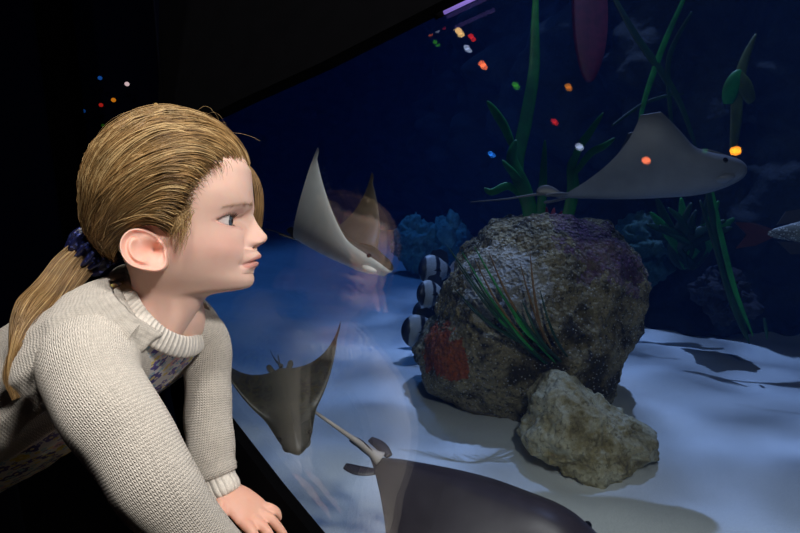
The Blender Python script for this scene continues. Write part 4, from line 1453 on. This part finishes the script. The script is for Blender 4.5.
for i, (bx, by, tx, ty, w, m) in enumerate([(556, 372, 446, 244, 1, GRD), (552, 370, 462, 252, 1, GRN), (548, 366, 456, 262, 1, GRD), (560, 368, 474, 246, 1, GRN), (544, 360, 470, 270, 1, GRD), (566, 366, 500, 282, 1, GRD), (540, 352, 452, 286, .9, GRD),
        (562, 362, 522, 300, 1, GRD), (550, 350, 506, 300, 1, GRN), (570, 360, 540, 290, .9, GRD), (534, 342, 462, 300, .9, GRD), (528, 336, 486, 300, .9, GRN), (536, 350, 474, 258, .8, BRN), (548, 352, 530, 252, .9, BRN), (542, 346, 488, 250, .9, BRN), (556, 356, 520, 262, .8, BRN)]):
    G.append(([(bx, by, 1.47), ((bx * 2 + tx) / 3 - 2, (by * 2 + ty) / 3 + 6, 1.42), ((bx + 2 * tx) / 3 - 2, (by + 2 * ty) / 3 + 6, 1.41), (tx, ty, 1.44)], 0.0037 * w, m))
plant('sea_grass', 'tuft of thin green and brown blades leaning across the face of the tall rock', 'water plant', P(552, 372, 1.47), G)
plant('red_weed', 'long dark crimson leaf hanging from above at the top of the tank', 'water plant', P(589, -30, 2.1), [
    ([(588, -60, 2.1), (589, -20, 2.1), (590, 20, 2.09), (590, 55, 2.08), (589, 82, 2.08)], .068, plain('leaf_crimson', srgb(92, 14, 34), .6, var=.3))], part='leaf')
Zb = 1.95
plant('hanging_weed', 'crossing dark green stems high behind the grey ray\'s raised wing', 'water plant', P(690, 130, Zb), [
    ([(612, -6, Zb), (636, 36, Zb), (664, 76, Zb), (682, 108, Zb), (700, 160, Zb)], .014, GRD),
    ([(688, -10, Zb), (668, 34, Zb), (655, 68, Zb), (642, 110, Zb), (638, 150, Zb)], .011, GRN),
    ([(692, 12, Zb - .03), (676, 40, Zb), (668, 66, Zb), (671, 120, Zb), (676, 160, Zb)], .010, GRD),
    ([(612, 126, Zb - .02), (640, 106, Zb), (662, 97, Zb), (684, 94, Zb)], .007, GRD)], part='stem')
plant('hanging_weed', 'broad leaved green plant below the dark upper right corner', 'water plant', P(738, 120, Zb), [
    ([(733, 150, Zb), (736, 122, Zb), (738, 90, Zb), (744, 62, Zb), (756, 34, Zb)], .022, OLV),
    ([(728, 104, Zb), (732, 86, Zb - .02), (740, 70, Zb - .02)], .028, GRN), ([(752, 102, Zb), (745, 86, Zb - .02), (740, 72, Zb - .02)], .026, OLV)], part='leaf')
plant('hanging_weed', 'thin dark green weed trailing down to the sand at right', 'water plant', P(750, 340, 1.85), [
    ([(705, 170, 1.85), (712, 215, 1.84), (726, 270, 1.83), (740, 315, 1.80), (749, 344, 1.78)], .014, GRD),
    ([(712, 190, 1.85), (722, 240, 1.83), (735, 290, 1.80), (753, 336, 1.78)], .010, GRN),
    ([(700, 200, 1.85), (716, 250, 1.83), (730, 300, 1.80), (745, 338, 1.78)], .008, GRD), ([(764, 318, 1.8), (766, 330, 1.79), (767, 340, 1.78)], .006, GRD)], part='stem')
Zc = 2.15
plant('leafy_weed', 'mass of dark green fronds under the grey ray, against the back rock', 'water plant', P(690, 250, Zc), [
    ([(690 + math.sin(i) * 6, 268, Zc), (690 + math.cos(i * 1.9) * 16, 246, Zc - .03), (690 + 44 * math.sin(i * 2.4 + .6), 212 + 26 * math.cos(i * 1.7) * .6, Zc - .06)], .026, GRD if i % 3 else GRN) for i in range(14)], part='frond')

def coral(name, label, cat, pts, mat, zc, depth, seed, amp=.055):
    v, f, c = blob(pts, zc, depth, amp * .7, seed, 6, fq=2.6)
    o = recentre(mesh_obj(name, v, f, mat)); tag(o, label, cat); return o
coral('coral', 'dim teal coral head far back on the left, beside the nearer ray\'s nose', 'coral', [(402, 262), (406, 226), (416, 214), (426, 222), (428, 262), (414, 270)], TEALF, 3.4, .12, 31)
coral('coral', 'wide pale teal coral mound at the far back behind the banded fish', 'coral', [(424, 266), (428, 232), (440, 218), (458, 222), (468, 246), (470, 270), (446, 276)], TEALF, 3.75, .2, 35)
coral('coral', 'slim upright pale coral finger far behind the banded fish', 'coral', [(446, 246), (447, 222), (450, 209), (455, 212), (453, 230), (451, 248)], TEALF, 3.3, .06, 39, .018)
coral('coral', 'dark knobbly coral at the foot of the back rock on the right', 'coral', [(700, 305), (704, 284), (716, 272), (732, 276), (742, 290), (744, 310), (722, 318)], MAU, 2.0, .10, 43, .05)
coral('coral', 'teal coral behind the right shoulder of the tall rock', 'coral', [(612, 262), (622, 226), (642, 214), (660, 232), (664, 268), (640, 290)], TEAL, 2.4, .15, 47)

# ---- water
def build_water():
    m, nt, b, o = new_mat('sea_water'); k = NB(nt)
    nt.nodes.remove(b)
    sc = k.n('ShaderNodeVolumeScatter'); sc.inputs['Color'].default_value = (.10, .32, 1.0, 1); sc.inputs['Density'].default_value = .036; sc.inputs['Anisotropy'].default_value = .2
    ab = k.n('ShaderNodeVolumeAbsorption'); ab.inputs['Color'].default_value = (.12, .52, .93, 1); ab.inputs['Density'].default_value = .26
    ad = k.n('ShaderNodeAddShader'); k.set(ad.inputs[0], sc.outputs[0]); k.set(ad.inputs[1], ab.outputs[0])
    nt.links.new(ad.outputs[0], o.inputs['Volume'])
    # footprint behind the pane at two heights (the pane leans back)
    def line_y(x, z):
        # y on the plane n.(p-cam) = D + .032
        return (PANE_D + .034 - PANE_N[0] * x - PANE_N[2] * (z - CAM[2])) / PANE_N[1]
    z0, z1 = SAND - .04, 2.30
    xl, xr = -3.2, 3.55
    xl0 = -1.9
    vs = []
    for z in (z0, z1):
        xa = -.345
        vs += [(xa, line_y(xa, z), z), (1.9, line_y(1.9, z), z), (3.55, line_y(1.9, z), z), (3.55, 6.9, z), (-2.82, 6.9, z)]
    n = 5
    f = [tuple(range(n - 1, -1, -1)), tuple(range(n, 2 * n))] + [(i, (i + 1) % n, n + (i + 1) % n, n + i) for i in range(n)]
    w = mesh_obj('tank_water', vs, f, m, smooth=False)
    tag(w, 'deep blue water filling the tank', 'water', kind='stuff')
build_water()

# ================================================================== PANE, LEDGE AND ROOM
BLACK = plain('black_paint', (.0012, .0012, .0016), .95, .02)
NAVY = plain('night_wall', (.003, .005, .022), .9, .05)
def pane_poly():
    return [(180, 110), (250, 76), (325, 40), (398, 4), (474, -34), (600, -92), (1150, -360), (1150, 1190), (316, 548), (272, 493), (246, 460), (218, 424), (192, 386)]
def build_pane():
    pl = pane_poly()
    a = np.array([on_pane(*q) for q in pl])
    o = box_obj('window_1', a, PANE_N * .012, glass_mat()); struct(o)
    o['label'] = 'large leaning acrylic viewing pane of the tank'
    # black surround in the plane of the pane: top band, left post, sill
    def panel(name, px, d0=-.022, th=.020):
        a = np.array([on_pane(*q) for q in px]) + PANE_N * d0
        return struct(box_obj(name, a, PANE_N * th, BLACK))
    panel('trim_1', [(170, 144), (194, 133), (260, 102), (332, 70), (404, 34), (480, -4), (600, -62), (1150, -330), (1150, -620), (480, -420), (172, -330)])
    panel('trim_2', [(170, 144), (194, 133), (206, 382), (184, 392)])
    panel('trim_3', [(184, 392), (206, 382), (229, 411), (257, 447), (285, 483), (330, 537), (1150, 1150), (1000, 1250), (290, 600), (200, 470)])
build_pane()
WOOD = plain('gilt_wood', srgb(150, 128, 62), .45, var=.25, scale=30)
def build_ledge():
    px = [(226, 440), (262, 505), (330, 600), (395, 680), (250, 760), (160, 560), (122, 500), (150, 455)]
    a = np.array([on_height(*q, LEDGE_TOP - .035) for q in px])
    o = box_obj('trim_4', a, np.array([0, 0, .035]), WOOD); struct(o); o['label'] = 'gilded wooden ledge in front of the pane'
    c = a.mean(axis=0)
    b = c + (a - c) * .93; b[:, 2] = 0
    struct(box_obj('wall_ledge', b, np.array([0, 0, LEDGE_TOP - .036]), BLACK))
    # black wall between the ledge and the pane, and below the pane
    q = np.array([on_pane(229, 411), on_pane(330, 537), on_pane(1150, 1150)])
build_ledge()
def build_room():
    fl = plain('dark_carpet', (.0015, .0015, .0022), .95, .02)
    struct(mesh_obj('floor', [(-4.5, -3, 0), (3.6, -3, 0), (3.6, 7.2, 0), (-4.5, 7.2, 0)], [(0, 1, 2, 3)], fl, smooth=False))
    struct(mesh_obj('ceiling', [(-4.5, -3, 2.9), (3.6, -3, 2.9), (3.6, -.2, 2.9), (.9, 1.0, 2.9), (-.2, 1.45, 2.9), (-1.5, 3.45, 2.9), (-4.5, 3.45, 2.9)], [(6, 5, 4, 3, 2, 1, 0)], BLACK, smooth=False))
    struct(mesh_obj('wall_left', [(-4.4, -3, 0), (-4.4, 4.0, 0), (-4.4, 4.0, 2.9), (-4.4, -3, 2.9)], [(0, 3, 2, 1)], NAVY, smooth=False))
    struct(mesh_obj('wall_front', [(-4.4, 3.4, 0), (-1.40, 3.4, 0), (-1.40, 3.4, 2.9), (-4.4, 3.4, 2.9)], [(0, 1, 2, 3)], NAVY, smooth=False))
    # side of the tank, running back from the left end of the pane
    a = on_pane(205, 130); 
    v = [(-.350, .86, 0), (-1.42, 3.45, 0), (-2.86, 6.95, 0), (-2.86, 6.95, 2.9), (-1.42, 3.45, 2.9), (-.350, .86, 2.9)]
    struct(mesh_obj('wall_side', v, [(0, 1, 4, 5), (1, 2, 3, 4)], NAVY, smooth=False))
    for x0, x1 in ((58, 82),):
        z = 2.6
        p0, p1 = P(x0, 200, z), P(x1, 200, z)
        struct(box_obj('trim_5', [(p0[0], p0[1], 0), (p1[0], p0[1], 0), (p1[0], p0[1] + .1, 0), (p0[0], p0[1] + .1, 0)], np.array([0, 0, 2.9]), BLACK))
build_room()

# ---- small coloured lamps
def bulb(loc, col, strength, r, label, group, facing):
    root = empty('light_bulb', loc); tag(root, label, 'lamp', group)
    mb = MB(); A = np.diag([r, r, r * (.42 if 'mirrored' in label else .9)])
    ellipsoid(mb, loc, A, sub=3); mb.build('glass_bulb', emit('bulb_glow', col, strength * (.6 if 'mirrored' in label else 1.0)), root)
    back = unit(facing)
    tube_obj('socket', [loc - back * r * .7, loc - back * r * 2.0], r * .62, BLACK, root, 12)
    return root
BL_ = dict(blue=srgb(40, 130, 255), white=srgb(255, 220, 225), orange=srgb(255, 150, 30), red=srgb(255, 50, 40), green=srgb(90, 220, 30), warm=srgb(255, 205, 130), coral=srgb(255, 120, 70), ice=srgb(190, 210, 255))
for px, py, c, r, s, lab in ((100, 78, 'blue', .0115, .20, 'upper blue bulb glowing on the dark wall above the girl\'s hair'), (127, 84, 'white', .0125, .55, 'whitish bulb right of the upper blue one on the dark wall'),
        (113.5, 100, 'orange', .0125, .42, 'orange bulb in the middle of the cluster on the dark wall'), (101, 105, 'red', .0115, .26, 'red bulb just left of the orange one on the dark wall'),
        (156, 105, 'warm', .0125, .6, 'warm white bulb right above the girl\'s crown on the dark wall'), (83.5, 111, 'blue', .0110, .10, 'dim lower blue bulb at the left of the cluster on the dark wall'),
        (123, 119, 'green', .0100, .035, 'dim green bulb just above the girl\'s hair on the dark wall'), (103, 125.5, 'green', .0100, .025, 'dimmest green bulb low left in the cluster on the dark wall')):
    z = 3.2 / (ray(px, py)[1])
    bulb(P(px, py, z), BL_[c], s, r, lab, 'coloured bulbs on the dark wall', np.array([0, -1.0, 0]))
# lamps over the visitors' side, mirrored in the pane
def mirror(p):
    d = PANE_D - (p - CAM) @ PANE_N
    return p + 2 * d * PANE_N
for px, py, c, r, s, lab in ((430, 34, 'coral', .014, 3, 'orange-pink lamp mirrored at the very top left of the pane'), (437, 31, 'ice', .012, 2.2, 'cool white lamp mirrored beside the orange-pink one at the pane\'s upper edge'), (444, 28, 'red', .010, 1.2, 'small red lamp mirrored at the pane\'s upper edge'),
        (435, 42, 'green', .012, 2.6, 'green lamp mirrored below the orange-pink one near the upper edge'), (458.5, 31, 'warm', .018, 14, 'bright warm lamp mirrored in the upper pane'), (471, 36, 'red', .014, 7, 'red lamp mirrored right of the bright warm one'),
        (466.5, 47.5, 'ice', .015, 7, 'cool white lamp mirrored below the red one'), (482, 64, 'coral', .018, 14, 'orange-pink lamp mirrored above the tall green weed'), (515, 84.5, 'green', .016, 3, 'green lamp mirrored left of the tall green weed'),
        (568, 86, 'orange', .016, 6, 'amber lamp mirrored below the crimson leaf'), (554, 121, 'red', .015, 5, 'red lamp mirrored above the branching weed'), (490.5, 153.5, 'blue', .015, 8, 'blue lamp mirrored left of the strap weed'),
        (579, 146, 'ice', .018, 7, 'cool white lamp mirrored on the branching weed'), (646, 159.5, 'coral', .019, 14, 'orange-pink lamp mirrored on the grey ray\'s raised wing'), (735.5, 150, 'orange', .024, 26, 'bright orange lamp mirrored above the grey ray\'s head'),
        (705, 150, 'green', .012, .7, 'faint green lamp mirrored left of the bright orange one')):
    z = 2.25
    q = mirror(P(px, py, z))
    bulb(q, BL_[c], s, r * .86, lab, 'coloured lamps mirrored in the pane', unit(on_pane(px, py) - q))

# strip light on the edge of the surround
a_, b_ = on_pane(441, 17) - PANE_N * .0045, on_pane(492, -7) - PANE_N * .0045
sl = empty('strip_light', (a_ + b_) / 2); tag(sl, 'thin violet strip light on the black surround at the pane\'s upper edge', 'lamp')
tube_obj('tube', [a_, a_ * .5 + b_ * .5, b_], 0.0024, emit('violet_glow', srgb(170, 140, 255), .4), sl, 10)
for q in (a_, b_):
    tube_obj('end_cap', [q - unit(b_ - a_) * .006, q + unit(b_ - a_) * .006], 0.0036, BLACK, sl, 10)

# ================================================================== LIGHT AND CAMERA
def aim(o, target):
    d = Vector(target) - o.location
    o.rotation_euler = d.to_track_quat('-Z', 'Y').to_euler()
def area(name, loc, target, size, power, col):
    l = bpy.data.lights.new(name, 'AREA'); l.shape = 'DISK'; l.size = size; l.energy = power; l.color = col
    o = bpy.data.objects.new(name, l); o.location = Vector(loc); aim(o, Vector(target)); link(o); return o
def spot(name, loc, target, power, col, ang, soft=.1, blend=.6, caustic=False):
    l = bpy.data.lights.new(name, 'SPOT'); l.energy = power; l.color = col; l.spot_size = math.radians(ang); l.spot_blend = blend; l.shadow_soft_size = soft
    o = bpy.data.objects.new(name, l); o.location = Vector(loc); aim(o, Vector(target)); link(o)
    if caustic:
        l.use_nodes = True; nt = l.node_tree; k = NB(nt)
        em = [n for n in nt.nodes if n.type == 'EMISSION'][0]
        nrm = k.n('ShaderNodeTexCoord').outputs['Normal']
        wv = k.n('ShaderNodeVectorMath', operation='ADD')
        k.set(wv.inputs[0], nrm); 
        nz = k.n('ShaderNodeTexNoise'); nz.inputs['Scale'].default_value = 18; k.set(nz.inputs['Vector'], nrm)
        sc = k.n('ShaderNodeVectorMath', operation='SCALE'); k.set(sc.inputs[0], nz.outputs['Color']); sc.inputs['Scale'].default_value = .10
        k.set(wv.inputs[1], sc.outputs[0])
        vo = k.voro(wv.outputs[0], 26, feature='SMOOTH_F1')
        st = k.m('ADD', .50, k.m('MULTIPLY', k.m('POWER', k.m('MULTIPLY', vo, 1.3), 2.6), 2.4))
        k.set(em.inputs['Strength'], st)
    return o
# photographer's flash, held high and to the right of the camera
fl = area('flash', CAM + V(.30, .47, .02), P(180, 300, .62), .10, 5.9, (1, .97, .93))
area('fill_overhead', CAM + V(-.06, 1.02, -.05), P(90, 370, .60), .15, 7.0, (1, .97, .94))  # added fill light overhead, softens the shadows left by the flash
area('fill_upper_left', CAM + V(-.52, 1.42, -.12), P(10, 420, .62), .14, 8.0, (1, .96, .92))  # unseen extra fill, added to brighten the torso behind her near arm
# tank lamps above the water
spot('tank_lamp_sand', (1.30, 2.5, 5.6), (1.08, 1.82, SAND), 540, (.47, .58, 1.0), 36, .05, .7, True)
spot('tank_lamp_left', (-.5, 3.6, 5.6), (-.35, 3.0, SAND), 240, (.12, .36, 1.0), 40, .4, .8, True)
spot('tank_lamp_near', (.25, 1.9, 5.6), (.12, 1.2, SAND), 26, (.5, .72, .9), 24, .3, .8)

cam = bpy.data.cameras.new('camera'); cam.sensor_width = 36; cam.lens = F / 800 * 36; cam.clip_start = .02
co = bpy.data.objects.new('camera', cam); co.location = Vector(CAM); co.rotation_euler = (math.radians(90) - PITCH, 0, 0)
link(co); S.camera = co
w = bpy.data.worlds.new('world'); S.world = w; w.use_nodes = True
w.node_tree.nodes['Background'].inputs[0].default_value = (.0006, .0008, .0022, 1)
w.node_tree.nodes['Background'].inputs[1].default_value = 1.0
vs_ = S.view_settings; vs_.view_transform = 'Standard'; vs_.look = 'None'; vs_.gamma = 1.0; vs_.use_curve_mapping = False; vs_.exposure = 0.0
S.cycles.use_denoising = True
S.cycles.max_bounces = 8; S.cycles.transparent_max_bounces = 16; S.cycles.volume_bounces = 1; S.cycles.sample_clamp_indirect = 4
